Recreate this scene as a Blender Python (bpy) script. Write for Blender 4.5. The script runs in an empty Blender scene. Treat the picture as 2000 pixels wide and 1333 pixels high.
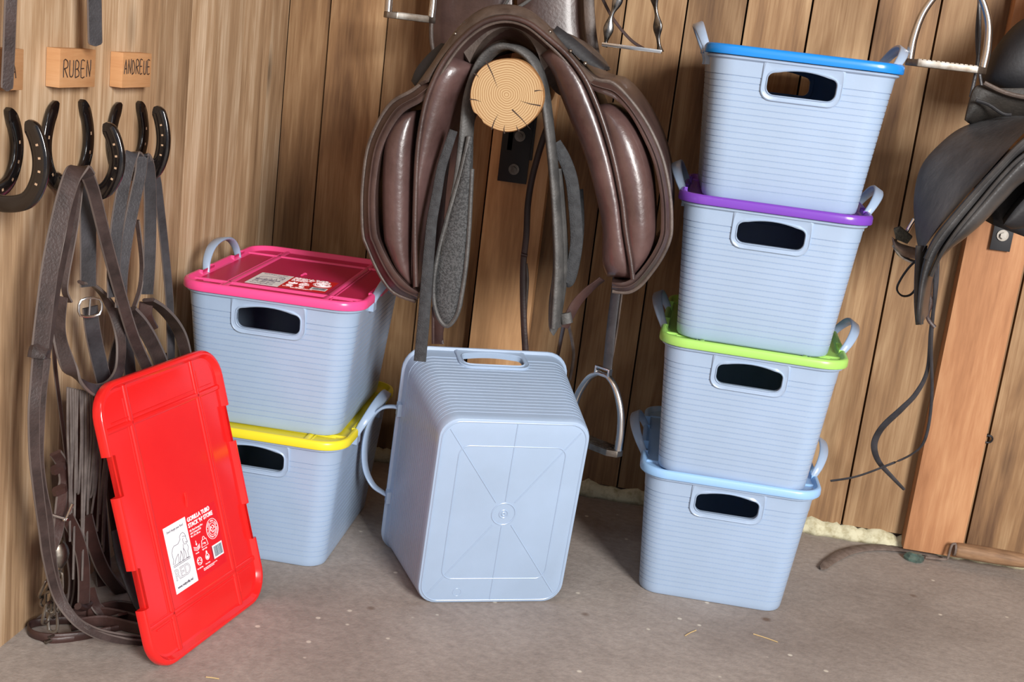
import bpy, bmesh, math, random
from mathutils import Vector, Matrix, noise
PI = math.pi
C = bpy.context.scene.collection
sc = bpy.context.scene

# ------------------------------------------------------------------ camera
F = 2411.4; PITCH = .232366; ROLL = .121308; YAW = -.130686
CAM = Vector((1.188528, -2.647247, .95908))
fw = Vector((math.sin(YAW)*math.cos(PITCH), math.cos(YAW)*math.cos(PITCH), -math.sin(PITCH)))
rt0 = Vector((math.cos(YAW), -math.sin(YAW), 0)); up0 = rt0.cross(fw)
rt = rt0*math.cos(ROLL) + up0*math.sin(ROLL); up = -rt0*math.sin(ROLL) + up0*math.cos(ROLL)
cd = bpy.data.cameras.new('camera'); cam = bpy.data.objects.new('camera', cd); C.objects.link(cam)
m = Matrix((rt, up, -fw)).transposed().to_4x4(); m.translation = CAM; cam.matrix_world = m
cd.sensor_width = 36; cd.lens = F/2000*36; cd.clip_start = .05
sc.camera = cam

# ------------------------------------------------------------------ light and exposure
sc.view_settings.view_transform = 'Standard'; sc.view_settings.look = 'None'
sc.view_settings.gamma = 1; sc.view_settings.use_curve_mapping = False
sc.view_settings.exposure = 0.32
W = bpy.data.worlds.new('world'); sc.world = W; W.use_nodes = True
W.node_tree.nodes['Background'].inputs[0].default_value = (.80, .86, 1, 1)
W.node_tree.nodes['Background'].inputs[1].default_value = .35
def area(name, loc, target, sx, sy, power, col):
    l = bpy.data.lights.new(name, 'AREA'); l.shape = 'RECTANGLE'; l.size = sx; l.size_y = sy
    l.energy = power; l.color = col
    o = bpy.data.objects.new(name, l); C.objects.link(o); o.location = loc
    o.rotation_euler = (Vector(target)-Vector(loc)).to_track_quat('-Z', 'Y').to_euler(); return o
area('doorway_daylight', (3.5, -4.6, 2.15), (1.0, -.3, .4), 1.15, 1.5, 292, (1, .975, .945))
area('overhead_fill', (.6, -3.4, 3.4), (.9, -.4, .2), 1.6, 1.0, 24, (.92, .96, 1))  # soft overhead fill from an unseen source; no roof window is known there

# ------------------------------------------------------------------ helpers
def at(px, py, Y=None, X=None, Z=None):
    """point where the line of sight of photo point (px, py) meets the plane y=Y, x=X or z=Z"""
    d = fw*F + rt*(px-1000) + up*(666.5-py)
    if Y is not None: t = (Y-CAM.y)/d.y
    elif X is not None: t = (X-CAM.x)/d.x
    else: t = (Z-CAM.z)/d.z
    return CAM + d*t
def lin(c): 
    return tuple((x/12.92 if x <= .04045 else ((x+.055)/1.055)**2.4) for x in [v/255 for v in c])
def col(c): return lin(c)+(1,)

def cr(pts, n=8, closed=False):
    pts = [Vector(p) for p in pts]; N = len(pts); out = []
    segs = N if closed else N-1
    for i in range(segs):
        if closed: p0, p1, p2, p3 = pts[i-1], pts[i], pts[(i+1) % N], pts[(i+2) % N]
        else: p0, p1, p2, p3 = pts[max(i-1, 0)], pts[i], pts[i+1], pts[min(i+2, N-1)]
        for k in range(n):
            t = k/n
            out.append(.5*((2*p1)+(-p0+p2)*t+(2*p0-5*p1+4*p2-p3)*t*t+(-p0+3*p1-3*p2+p3)*t**3))
    if not closed: out.append(pts[-1])
    return out
def resample(pts, n):
    pts = cr(pts, 6); L = [0]
    for a, b in zip(pts, pts[1:]): L.append(L[-1]+(b-a).length)
    out = []; j = 0
    for k in range(n):
        s = L[-1]*k/(n-1)
        while j < len(L)-2 and L[j+1] < s: j += 1
        t = (s-L[j])/max(L[j+1]-L[j], 1e-9); out.append(pts[j].lerp(pts[j+1], min(max(t, 0), 1)))
    return out

YF = -.60
def P2(L, Y=YF): return [at(x, y, Y=(Y if not isinstance(Y, list) else Y[i])) for i, (x, y) in enumerate(L)]
class MB:
    def __init__(s): s.v = []; s.f = []; s.m = []; s.att = []; s.cm = 0; s.ca = 0.
    def add(s, vs, fs):
        b = len(s.v); s.v += [Vector(v) for v in vs]
        for f in fs: s.f.append([b+i for i in f]); s.m.append(s.cm); s.att.append(s.ca)
        return s
    def box(s, a, b, M=None):
        (x0, y0, z0), (x1, y1, z1) = a, b
        vs = [Vector(p) for p in ((x0,y0,z0),(x1,y0,z0),(x1,y1,z0),(x0,y1,z0),(x0,y0,z1),(x1,y0,z1),(x1,y1,z1),(x0,y1,z1))]
        if M: vs = [M @ v for v in vs]
        return s.add(vs, [(0,3,2,1),(4,5,6,7),(0,1,5,4),(1,2,6,5),(2,3,7,6),(3,0,4,7)])
    def loft(s, rings, closed_ring=True, cap=True, closed_path=False):
        n = len(rings[0]); R = len(rings); vs = [p for r in rings for p in r]; fs = []
        for i in range(R if closed_path else R-1):
            a = i*n; b = ((i+1) % R)*n
            for k in range(n if closed_ring else n-1):
                l = (k+1) % n; fs.append((a+k, a+l, b+l, b+k))
        if cap and not closed_path:
            fs.append(tuple(range(n))[::-1]); fs.append(tuple(range((R-1)*n, R*n)))
        return s.add(vs, fs)
    def frames(s, pts, closed, wdir=None):
        N = len(pts); out = []; prev = None
        for i, p in enumerate(pts):
            if closed: T = pts[(i+1) % N]-pts[i-1]
            else: T = pts[min(i+1, N-1)]-pts[max(i-1, 0)]
            T.normalize()
            if wdir is not None:
                w = wdir[i] if isinstance(wdir, list) else wdir
                w = Vector(w); u = w-T*w.dot(T)
                if u.length < .15 and prev is not None: u = prev-T*prev.dot(T)
            else:
                w = prev if prev is not None else (Vector((0,0,1)) if abs(T.z) < .9 else Vector((0,1,0)))
                u = w-T*w.dot(T)
            u.normalize(); prev = u; out.append((p, u, T.cross(u)))
        return out
    def tube(s, pts, r, n=10, closed=False, smooth=6, rz=None):
        P = cr(pts, smooth, closed) if smooth else [Vector(p) for p in pts]
        N = len(P); rings = []
        for i, (p, u, w) in enumerate(s.frames(P, closed)):
            rr = r(i/(N-1)) if callable(r) else r
            rings.append([p+(u*math.cos(2*PI*k/n)+w*math.sin(2*PI*k/n))*rr for k in range(n)])
        return s.loft(rings, closed_path=closed)
    def ribbon(s, pts, width, th=.0032, wdir=(.75, .66, 0), smooth=8, closed=False, tip=False, edge=False):
        P = cr(pts, smooth, closed) if smooth else [Vector(p) for p in pts]
        N = len(P)
        if isinstance(wdir, list) and len(wdir) != N: wdir = resample([Vector(w) for w in wdir], N)
        rings = []
        for i, (p, u, w) in enumerate(s.frames(P, closed, wdir)):
            t = i/(N-1); hw = (width(t) if callable(width) else width)/2; h = th/2
            if tip and t > 1-tip: hw *= math.sqrt(max(1-((t-1+tip)/tip)**2, .04))
            e = min(h*.8, hw*.5)
            rings.append([p+u*a+w*b for a, b in ((-hw, -h+e), (-hw+e, -h), (hw-e, -h), (hw, -h+e), (hw, h-e), (hw-e, h), (-hw+e, h), (-hw, h-e))])
        n0 = len(s.f); s.loft(rings, closed_path=closed)
        if edge:
            for i in range(n0, len(s.f)):
                if len(s.f[i]) == 4 and (i-n0) % 8 not in (1, 5): s.m[i] = 1
        return s
    def cyl(s, a, b, r, n=24, r2=None):
        a = Vector(a); b = Vector(b); T = (b-a).normalized()
        u = (Vector((0,0,1)) if abs(T.z) < .9 else Vector((1,0,0))); u = (u-T*u.dot(T)).normalized(); w = T.cross(u)
        r2 = r if r2 is None else r2
        return s.loft([[p+(u*math.cos(2*PI*k/n)+w*math.sin(2*PI*k/n))*q for k in range(n)] for p, q in ((a, r), (b, r2))])
    def prism(s, poly, d):
        n = len(poly); d = Vector(d); P = [Vector(p) for p in poly]
        return s.loft([P, [p+d for p in P]])
    def strip(s, A, B, n=40, mm=9, bulge=.02, depth=.2, ta=.25, back=1., ddir=(0,1,0)):
        """closed padded strip between two edge curves, bulging towards the front"""
        A = resample(A, n); B = resample(B, n); front = []; D = Vector(ddir)
        for i in range(n):
            t = i/(n-1); e = min(1, t/ta, (1-t)/ta) if ta > 0 else 1; e = math.sqrt(max(e*(2-e), 0))
            row = []
            for k in range(mm):
                q = k/(mm-1); h = math.sqrt(max(1-(2*q-1)**2, 0))
                row.append(A[i].lerp(B[i], q)-D*(bulge*h*e))
            bk = []
            c = (A[i]+B[i])/2
            for k in range(mm-1, -1, -3):
                p = A[i].lerp(B[i], k/(mm-1)); bk.append(c+(p-c)*back+D*depth)
            front.append(row+bk)
        return s.loft(front)
    def build(s, name, mat, parent=None, ang=40, local=False, merge=False, bevel=0, recalc=True):
        me = bpy.data.meshes.new(name); o = bpy.data.objects.new(name, me); C.objects.link(o)
        off = Vector((0,0,0))
        if parent is not None:
            o.parent = parent
            if not local:
                q = parent
                while q is not None: off += q.location; q = q.parent
        me.from_pydata([v-off for v in s.v], [], s.f)
        mats = mat if isinstance(mat, (list, tuple)) else [mat]
        for x in mats: me.materials.append(x)
        me.polygons.foreach_set('material_index', s.m)
        if any(s.att):
            a = me.attributes.new('board', 'FLOAT', 'FACE'); a.data.foreach_set('value', s.att)
        if recalc or merge:
            bm = bmesh.new(); bm.from_mesh(me)
            if merge: bmesh.ops.remove_doubles(bm, verts=bm.verts, dist=1e-5)
            bmesh.ops.recalc_face_normals(bm, faces=bm.faces)
            if bevel: bmesh.ops.bevel(bm, geom=bm.edges[:], offset=bevel, segments=2, affect='EDGES', profile=.6)
            bm.to_mesh(me); bm.free()
        me.polygons.foreach_set('use_smooth', [True]*len(me.polygons))
        me.set_sharp_from_angle(angle=math.radians(ang)); me.update()
        return o
def tag(o, label=None, cat=None, group=None, kind=None):
    if label: o['label'] = label
    if cat: o['category'] = cat
    if group: o['group'] = group
    if kind: o['kind'] = kind
    return o
def thing(name, loc, label, cat, group=None, rz=0):
    o = bpy.data.objects.new(name, None); C.objects.link(o); o.location = loc; o.rotation_euler = (0, 0, rz)
    o.empty_display_size = .02
    return tag(o, label, cat, group)
def strokes(lines, r, fn, depth=0, smooth=0, n=6):
    b = MB()
    for l in lines: b.tube([fn(*p) for p in l], r, n=n, smooth=smooth)
    return b
def text(name, s, size, M, mat, parent, extrude=.00025, offset=0, outline=0, align='LEFT', sx=1):
    cu = bpy.data.curves.new(name, 'FONT'); cu.body = s; cu.size = size; cu.extrude = extrude; cu.offset = offset
    cu.align_x = align; cu.resolution_u = 3
    if outline: cu.fill_mode = 'NONE'; cu.bevel_depth = outline; cu.extrude = 0; cu.bevel_resolution = 0
    t = bpy.data.objects.new(name, cu); C.objects.link(t)
    me = bpy.data.meshes.new_from_object(t.evaluated_get(bpy.context.evaluated_depsgraph_get()))
    bpy.data.objects.remove(t); me.transform(M @ Matrix.Diagonal((sx, 1, 1, 1)))
    me.materials.clear(); me.materials.append(mat)
    o = bpy.data.objects.new(name, me); C.objects.link(o); o.parent = parent
    return o

# ------------------------------------------------------------------ materials
def mat(name, c, rough=.5, metal=0, var=0, scale=30, c2=None, bump=0, bscale=200, coat=0, spec=.5, stretch=(1,1,1), lo=.35, hi=.65, sub=0):
    M = bpy.data.materials.new(name); M.use_nodes = True; nt = M.node_tree; N = nt.nodes; L = nt.links
    p = N['Principled BSDF']; p.inputs['Base Color'].default_value = col(c); p.inputs['Roughness'].default_value = rough
    p.inputs['Metallic'].default_value = metal; p.inputs['Coat Weight'].default_value = coat; p.inputs['Coat Roughness'].default_value = .12
    p.inputs['Specular IOR Level'].default_value = spec
    if sub: p.inputs['Subsurface Weight'].default_value = sub; p.inputs['Subsurface Scale'].default_value = .004
    tc = N.new('ShaderNodeTexCoord'); mp = N.new('ShaderNodeMapping'); mp.inputs['Scale'].default_value = stretch
    L.new(tc.outputs['Object'], mp.inputs[0])
    if c2:
        n = N.new('ShaderNodeTexNoise'); n.inputs['Scale'].default_value = scale; n.inputs['Detail'].default_value = 6
        n.inputs['Roughness'].default_value = .6
        r = N.new('ShaderNodeValToRGB'); r.color_ramp.elements[0].color = col(c); r.color_ramp.elements[1].color = col(c2)
        r.color_ramp.elements[0].position = lo; r.color_ramp.elements[1].position = hi
        L.new(mp.outputs[0], n.inputs['Vector']); L.new(n.outputs[0], r.inputs[0]); L.new(r.outputs[0], p.inputs['Base Color'])
    if bump:
        n = N.new('ShaderNodeTexNoise'); n.inputs['Scale'].default_value = bscale; n.inputs['Detail'].default_value = 4
        b = N.new('ShaderNodeBump'); b.inputs['Strength'].default_value = bump; b.inputs['Distance'].default_value = .002
        L.new(mp.outputs[0], n.inputs['Vector']); L.new(n.outputs[0], b.inputs['Height']); L.new(b.outputs[0], p.inputs['Normal'])
    return M
def wood(name, dark, mid, light, rough=.62, gx=55, gy=55, gz=2.2, knots=True, blotch=.35, bright=1.):
    M = bpy.data.materials.new(name); M.use_nodes = True; nt = M.node_tree; N = nt.nodes; L = nt.links
    p = N['Principled BSDF']; p.inputs['Roughness'].default_value = rough; p.inputs['Specular IOR Level'].default_value = .3
    tc = N.new('ShaderNodeTexCoord'); at_ = N.new('ShaderNodeAttribute'); at_.attribute_name = 'board'
    ofs = N.new('ShaderNodeVectorMath'); ofs.operation = 'SCALE'; ofs.inputs[0].default_value = (3.7, 5.1, 2.3)
    L.new(at_.outputs['Fac'], ofs.inputs['Scale'])
    ad = N.new('ShaderNodeVectorMath'); ad.operation = 'ADD'; L.new(tc.outputs['Object'], ad.inputs[0]); L.new(ofs.outputs[0], ad.inputs[1])
    def nz(scale, det, dist=0, sc_=1):
        mp = N.new('ShaderNodeMapping'); mp.inputs['Scale'].default_value = scale; L.new(ad.outputs[0], mp.inputs[0])
        n = N.new('ShaderNodeTexNoise'); n.inputs['Scale'].default_value = sc_; n.inputs['Detail'].default_value = det
        n.inputs['Distortion'].default_value = dist; n.inputs['Roughness'].default_value = .62
        L.new(mp.outputs[0], n.inputs['Vector']); return n
    g = nz((gx*.5, gy*.5, gz*.6), 7, .5)
    g2 = nz((gx*3.6, gy*3.6, gz*4), 4, .3)
    bl = nz((7, 7, 1.7), 3, .8)
    mx = N.new('ShaderNodeMix'); mx.data_type = 'FLOAT'; mx.inputs[0].default_value = .36; L.new(g.outputs[0], mx.inputs[2]); L.new(g2.outputs[0], mx.inputs[3])
    mx2 = N.new('ShaderNodeMix'); mx2.data_type = 'FLOAT'; mx2.inputs[0].default_value = blotch; L.new(mx.outputs[0], mx2.inputs[2]); L.new(bl.outputs[0], mx2.inputs[3])
    r = N.new('ShaderNodeValToRGB'); e = r.color_ramp.elements
    e[0].position = .36; e[0].color = col(dark); e[1].position = .64; e[1].color = col(light)
    x = e.new(.5); x.color = col(mid)
    L.new(mx2.outputs[0], r.inputs[0]); out = r.outputs[0]
    # board to board tint
    wn = N.new('ShaderNodeTexWhiteNoise'); wn.noise_dimensions = '1D'; L.new(at_.outputs['Fac'], wn.inputs['W'])
    mr = N.new('ShaderNodeMapRange'); mr.inputs['To Min'].default_value = .80*bright; mr.inputs['To Max'].default_value = 1.14*bright; L.new(wn.outputs['Value'], mr.inputs['Value'])
    hs = N.new('ShaderNodeHueSaturation'); L.new(out, hs.inputs['Color']); L.new(mr.outputs[0], hs.inputs['Value']); out = hs.outputs[0]
    if knots:
        mp = N.new('ShaderNodeMapping'); mp.inputs['Scale'].default_value = (7, 7, 2.6); L.new(ad.outputs[0], mp.inputs[0])
        v = N.new('ShaderNodeTexVoronoi'); v.inputs['Scale'].default_value = 1; L.new(mp.outputs[0], v.inputs['Vector'])
        kr = N.new('ShaderNodeMapRange'); kr.inputs['From Min'].default_value = .03; kr.inputs['From Max'].default_value = .16; kr.inputs['To Min'].default_value = .35
        L.new(v.outputs['Distance'], kr.inputs['Value'])
        km = N.new('ShaderNodeMix'); km.data_type = 'RGBA'; L.new(kr.outputs[0], km.inputs[0]); km.inputs[6].default_value = col([q*.55 for q in dark]); L.new(out, km.inputs[7]); out = km.outputs[2]
    L.new(out, p.inputs['Base Color'])
    b = N.new('ShaderNodeBump'); b.inputs['Strength'].default_value = .35; b.inputs['Distance'].default_value = .0015
    L.new(mx.outputs[0], b.inputs['Height']); L.new(b.outputs[0], p.inputs['Normal'])
    return M

WB = wood('back_wall_boards', (86, 60, 42), (138, 106, 74), (178, 148, 112), blotch=.48)
WL = wood('left_wall_boards', (120, 92, 66), (172, 142, 110), (216, 194, 166), blotch=.38)
WP = wood('post_timber', (166, 122, 84), (202, 156, 112), (224, 184, 140), knots=False, gx=30, gy=30)
WP2 = wood('post_timber_red', (146, 98, 66), (180, 128, 90), (206, 158, 116), knots=False, gx=30, gy=30)
WBLK = wood('name_block_wood', (172, 124, 84), (184, 138, 96), (194, 150, 110), knots=False, gx=8, gy=8, gz=80, rough=.55)
WT = wood('tool_handle_wood', (104, 78, 58), (144, 112, 84), (172, 140, 110), knots=False, gx=8, gy=60, gz=60)
GAP = mat('board_gap', (38, 26, 18), .9)
FOAM = mat('expanding_foam', (205, 200, 170), .85, c2=(150, 138, 100), scale=60, bump=.6, bscale=90, lo=.45, hi=.75)
TUB = mat('grey_blue_plastic', (152, 172, 197), .28, c2=(158, 179, 206), scale=6, spec=.5, bump=.05, bscale=500)
RED = mat('red_plastic', (222, 30, 30), .16, spec=.55, c2=(228, 38, 36), scale=4)
PINK = mat('pink_plastic', (242, 78, 142), .25)
YEL = mat('yellow_plastic', (232, 216, 48), .3)
BLUE = mat('blue_plastic', (28, 130, 215), .25)
PURP = mat('purple_plastic', (116, 66, 178), .25)
GREEN = mat('lime_plastic', (158, 208, 104), .3)
LBLUE = mat('light_blue_plastic', (146, 188, 232), .3)
def translucent(name, c, a):
    M = mat(name, c, .25); nt = M.node_tree; p = nt.nodes['Principled BSDF']
    t = nt.nodes.new('ShaderNodeBsdfTransparent'); t.inputs[0].default_value = col(c)
    x = nt.nodes.new('ShaderNodeMixShader'); x.inputs[0].default_value = a
    nt.links.new(p.outputs[0], x.inputs[1]); nt.links.new(t.outputs[0], x.inputs[2]); nt.links.new(x.outputs[0], nt.nodes['Material Output'].inputs[0])
    return M
PINKT = translucent('pink_translucent_panel', (228, 66, 126), .5)
WHITE = mat('white_print', (240, 240, 245), .5)
INK = mat('dark_ink', (70, 60, 80), .6)
PEN = mat('pen_ink', (48, 32, 24), .7)
REDP = mat('label_red', (222, 24, 34), .35)
DRED = mat('label_dark_red', (160, 30, 50), .4)
BAR = mat('barcode_ink', (70, 96, 110), .5)
LEATH = mat('brown_leather', (50, 35, 33), .40, c2=(78, 59, 55), scale=9, bump=.25, bscale=160, coat=.15)
PAD = mat('brown_padded_leather', (62, 44, 42), .34, c2=(94, 72, 70), scale=8, bump=.35, bscale=90, coat=.2)
WORN = mat('worn_leather', (62, 51, 46), .52, c2=(94, 82, 75), scale=22, bump=.35, bscale=200)
DLEA = mat('dark_leather', (44, 28, 26), .45, c2=(66, 44, 40), scale=14, bump=.2)
STRAPB = mat('bridle_brown_leather', (40, 31, 30), .42, c2=(66, 53, 51), scale=25, bump=.25, bscale=300)
STRAPG = mat('bridle_grey_black_leather', (42, 41, 44), .40, c2=(64, 63, 67), scale=20, bump=.25, bscale=300)
EDGE = mat('strap_edge', (96, 86, 82), .6)
RUB = mat('girth_grey', (58, 58, 58), .55, c2=(84, 83, 82), scale=30, bump=.5, bscale=260)
WEB = mat('black_webbing', (42, 43, 46), .8, c2=(58, 60, 63), scale=90, bump=.8, bscale=500)
BLK = mat('black_leather', (54, 54, 56), .5, c2=(84, 84, 86), scale=12, bump=.5, bscale=110, stretch=(1, 1, .35))
BLKG = mat('black_glossy_leather', (32, 32, 34), .35, c2=(70, 69, 69), scale=8, bump=.2)
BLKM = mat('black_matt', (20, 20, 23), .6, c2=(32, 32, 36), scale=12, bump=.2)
GLOSS = mat('black_enamel_paint', (14, 11, 12), .18, coat=.6, bump=.15, bscale=120)
HOLE = mat('nail_hole_wood', (176, 146, 118), .7)
STEEL = mat('stirrup_steel', (205, 205, 205), .22, 1)
STEELD = mat('dull_steel', (150, 146, 140), .4, 1, c2=(110, 100, 90), scale=40)
BRASS = mat('brass', (200, 170, 110), .3, 1)
IRON = mat('rusty_iron', (96, 82, 74), .8, .1, c2=(126, 112, 104), scale=60)
BRK = mat('black_bracket_steel', (24, 25, 30), .5)
STRAW = mat('straw', (196, 170, 120), .8)
GLASS = mat('green_glass', (120, 150, 140), .15, c2=(84, 100, 96), scale=60); GLASS.node_tree.nodes['Principled BSDF'].inputs['Transmission Weight'].default_value = .5

def floor_mat():
    M = bpy.data.materials.new('concrete'); M.use_nodes = True; nt = M.node_tree; N = nt.nodes; L = nt.links
    p = N['Principled BSDF']; p.inputs['Roughness'].default_value = .8; p.inputs['Specular IOR Level'].default_value = .25
    tc = N.new('ShaderNodeTexCoord')
    def nz(s, d, r=.6):
        n = N.new('ShaderNodeTexNoise'); n.inputs['Scale'].default_value = s; n.inputs['Detail'].default_value = d; n.inputs['Roughness'].default_value = r
        L.new(tc.outputs['Object'], n.inputs['Vector']); return n
    a = nz(2.2, 8, .65); r = N.new('ShaderNodeValToRGB'); e = r.color_ramp.elements
    e[0].position = .3; e[0].color = col((132, 122, 115)); e[1].position = .7; e[1].color = col((170, 161, 154))
    L.new(a.outputs[0], r.inputs[0])
    b = nz(70, 6, .7); mr = N.new('ShaderNodeMapRange'); mr.inputs['To Min'].default_value = .78; mr.inputs['To Max'].default_value = 1.2; mr.inputs['From Min'].default_value = .25; mr.inputs['From Max'].default_value = .75
    L.new(b.outputs[0], mr.inputs['Value'])
    hs = N.new('ShaderNodeHueSaturation'); L.new(r.outputs[0], hs.inputs['Color']); L.new(mr.outputs[0], hs.inputs['Value'])
    v = N.new('ShaderNodeTexVoronoi'); v.inputs['Scale'].default_value = 17; L.new(tc.outputs['Object'], v.inputs['Vector'])
    kr = N.new('ShaderNodeMapRange'); kr.inputs['From Min'].default_value = .05; kr.inputs['From Max'].default_value = .085; L.new(v.outputs['Distance'], kr.inputs['Value'])
    sp = N.new('ShaderNodeMix'); sp.data_type = 'RGBA'; L.new(kr.outputs[0], sp.inputs[0]); sp.inputs[6].default_value = col((205, 198, 185)); L.new(hs.outputs[0], sp.inputs[7])
    v2 = N.new('ShaderNodeTexVoronoi'); v2.inputs['Scale'].default_value = 6.3; L.new(tc.outputs['Object'], v2.inputs['Vector'])
    k2 = N.new('ShaderNodeMapRange'); k2.inputs['From Min'].default_value = .03; k2.inputs['From Max'].default_value = .07; L.new(v2.outputs['Distance'], k2.inputs['Value'])
    s2 = N.new('ShaderNodeMix'); s2.data_type = 'RGBA'; L.new(k2.outputs[0], s2.inputs[0]); s2.inputs[6].default_value = col((110, 92, 80)); L.new(sp.outputs[2], s2.inputs[7])
    L.new(s2.outputs[2], p.inputs['Base Color'])
    bp = N.new('ShaderNodeBump'); bp.inputs['Strength'].default_value = .5; bp.inputs['Distance'].default_value = .003; L.new(b.outputs[0], bp.inputs['Height']); L.new(bp.outputs[0], p.inputs['Normal'])
    return M
CONC = floor_mat()

# ------------------------------------------------------------------ structure
LX = .2717                                   # left wall plane
b = MB(); b.box((-.2, -5.5, -.06), (6.2, .25, 0)); tag(b.build('floor', CONC), kind='structure')
b = MB(); random.seed(3)
edges = [LX, .363, .491, .617, .744, .868, .992, 1.117, 1.237, 1.366, 1.494, 1.615, 1.749, 1.88, 2.005, 2.13, 2.256, 2.38, 2.505, 2.63, 2.755]+[2.88+.125*i for i in range(9)]+[4.0]
for i, (x0, x1) in enumerate(zip(edges, edges[1:])):
    b.ca = 1.37*i+1.3; g = .0017 if x0 < 1.2 else .0022
    b.box((x0+g, 0, .03), (x1-g, .024, 2.5))
b.cm = 1; b.ca = 0; b.box((LX-.02, .0245, 0), (4.0, .05, 2.5)); b.box((LX, .003, 0), (4.0, .0245, .03))
tag(b.build('wall_back', [WB, GAP], ang=30), kind='structure')
b = MB(); y = 0; i = 0
while y > -5.2:
    w = random.choice([.105, .13, .15]); b.ca = 2.11*i+.7; i += 1
    b.box((LX-.024, y-w+.0006, -.004), (LX, y-.0006, 2.5)); y -= w
b.cm = 1; b.ca = 0; b.box((LX-.06, -5.2, 0), (LX-.0245, .0, 2.5)); 
tag(b.build('wall_left', [WL, GAP], ang=30), kind='structure')

b = MB(); b.ca = 5.5; b.box((LX-.06, -2.6, 2.5), (4.2, .05, 2.54)); tag(b.build('ceiling', WB), kind='structure')
b = MB(); b.ca = 6.5; b.box((4.0, -2.6, 0), (4.05, .05, 2.5)); tag(b.build('wall_right', WB), kind='structure')
# expanding foam squeezed out along the wall foot
b = MB(); rows = []; random.seed(5)
n = 260
for i in range(n):
    x = LX+.02+(2.7-LX)*i/(n-1)
    q = .012*noise.noise(Vector((x*28, 3, 1)))+.006*noise.noise(Vector((x*90, 1, 7)))
    h = .030+q; d = .010+.008*noise.noise(Vector((x*40, 9, 2)))
    rows.append([Vector((x, .012, 0)), Vector((x, -d-.004, 0)), Vector((x, -d-.006, h*.3)), Vector((x, -d, h*.75)), Vector((x, -d*.2, h)), Vector((x, .012, h*1.02))])
b.loft(rows); tag(b.build('trim_1', FOAM, ang=80), 'cream expanding foam squeezed out along the foot of the wall', kind='structure')

# posts in front of the boards
def post(m_, Y, x0, x1, seed, label):
    b = MB(); b.ca = seed; b.box((x0, Y, .012), (x1, -.0008, 2.5))
    return tag(b.build('wall_post', m_, bevel=.002, ang=30), label, 'post', 'timber posts carrying the saddle racks')
PY = -.04
post(WP, PY, at(918, 655, Y=PY).x, at(1034, 602, Y=PY).x+.004, 4.3, 'pale timber post behind the brown saddle and the tipped tub')
RPX0 = at(1768, 1050, Y=PY).x; RPX1 = at(1879, 1075, Y=PY).x
post(WP2, PY, RPX0, RPX1, 7.9, 'orange timber post at right under the black saddle, behind its hanging reins')

# ------------------------------------------------------------------ storage tubs
Wr, Dr, Wb, Db, H, RR, RB = .3297, .4389, .2661, .3569, .256, .052, .036
def rrect(w, d, r, n=7, z=0., side=10):
    pts = []
    cs = [(w/2-r, d/2-r), (-(w/2-r), d/2-r), (-(w/2-r), -(d/2-r)), (w/2-r, -(d/2-r))]
    for k, (cx, cy) in enumerate(cs):
        arc = [Vector((cx+r*math.cos(PI/2*(k+i/n)), cy+r*math.sin(PI/2*(k+i/n)), z)) for i in range(n+1)]
        pts += arc
        nx = cs[(k+1) % 4]; a = PI/2*(k+1)
        q = Vector((nx[0]+r*math.cos(a), nx[1]+r*math.sin(a), z))
        for i in range(1, side): pts.append(arc[-1].lerp(q, i/side))
    return pts
ZT = .238
def ring(z, off=0.):
    t = z/ZT; return rrect(Wb+(Wr-.024-Wb)*t+2*off, Db+(Dr-.024-Db)*t+2*off, RB+(RR-.012-RB)*t+off, z=z)
def make_body():
    R = [ring(0, -.005), ring(.0012, -.0015), ring(.005, 0)]
    z = .012; st = .0103
    while z < .198:
        R += [ring(z, .0002), ring(z+st-.0016, .0002), ring(z+st-.0012, -.0011), ring(z+st-.0004, -.0011)]; z += st
    R += [ring(z, .0008), ring(ZT-.012, .0006), ring(ZT-.006, .001), ring(ZT-.003, .0055), ring(ZT-.0005, .0058), ring(ZT+.001, .0045), ring(ZT+.0005, -.001), ring(ZT-.006, -.003), ring(.008, -.004), ring(.004, -.009)]
    b = MB(); b.loft(R)
    body = b.build('tub_body', TUB, ang=28)
    return body
HOLE_W, HZ0, HZ1 = .113, .183, .2195
def slot(w, z0, z1, sign, arch=.006, n=6, r=.013, yo=0.):
    """outline of the hand hole on the short wall, following the slant of the wall"""
    P = []
    def Y(z): return sign*((Db+(Dr-.024-Db)*z/ZT)/2+yo)
    pts = []
    for cx, cz, a0 in ((w/2-r, z0+r, -PI/2), (w/2-r, z1-r*.8, 0)):
        for i in range(n+1):
            a = a0+PI/2*i/n; pts.append((cx+r*math.cos(a), cz+(r if a0 < 0 else r*.8)*math.sin(a)))
    m_ = [(-x, z) for x, z in reversed(pts)]
    top = [(pts[-1][0]*(1-2*i/8), z1+arch*(1-(1-2*i/8)**2)) for i in range(1, 8)]
    allp = pts+top+m_
    bot = [(-(w/2-r)*(1-2*i/8), z0) for i in range(1, 8)]
    allp += bot
    return [Vector((x, Y(z), z)) for x, z in allp]
body0 = make_body()
cb = MB()
for sgn in (-1, 1):
    P = slot(HOLE_W, HZ0, HZ1, sgn); n_ = Vector((0, sgn, -.07))
    cb.prism([p-n_*.03 for p in P], n_*.06)
cut = cb.build('cut', TUB)
mo = body0.modifiers.new('b', 'BOOLEAN'); mo.object = cut; mo.operation = 'DIFFERENCE'; mo.solver = 'EXACT'
bpy.context.view_layer.update()
me = bpy.data.meshes.new_from_object(body0.evaluated_get(bpy.context.evaluated_depsgraph_get()))
body0.modifiers.clear()
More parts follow.
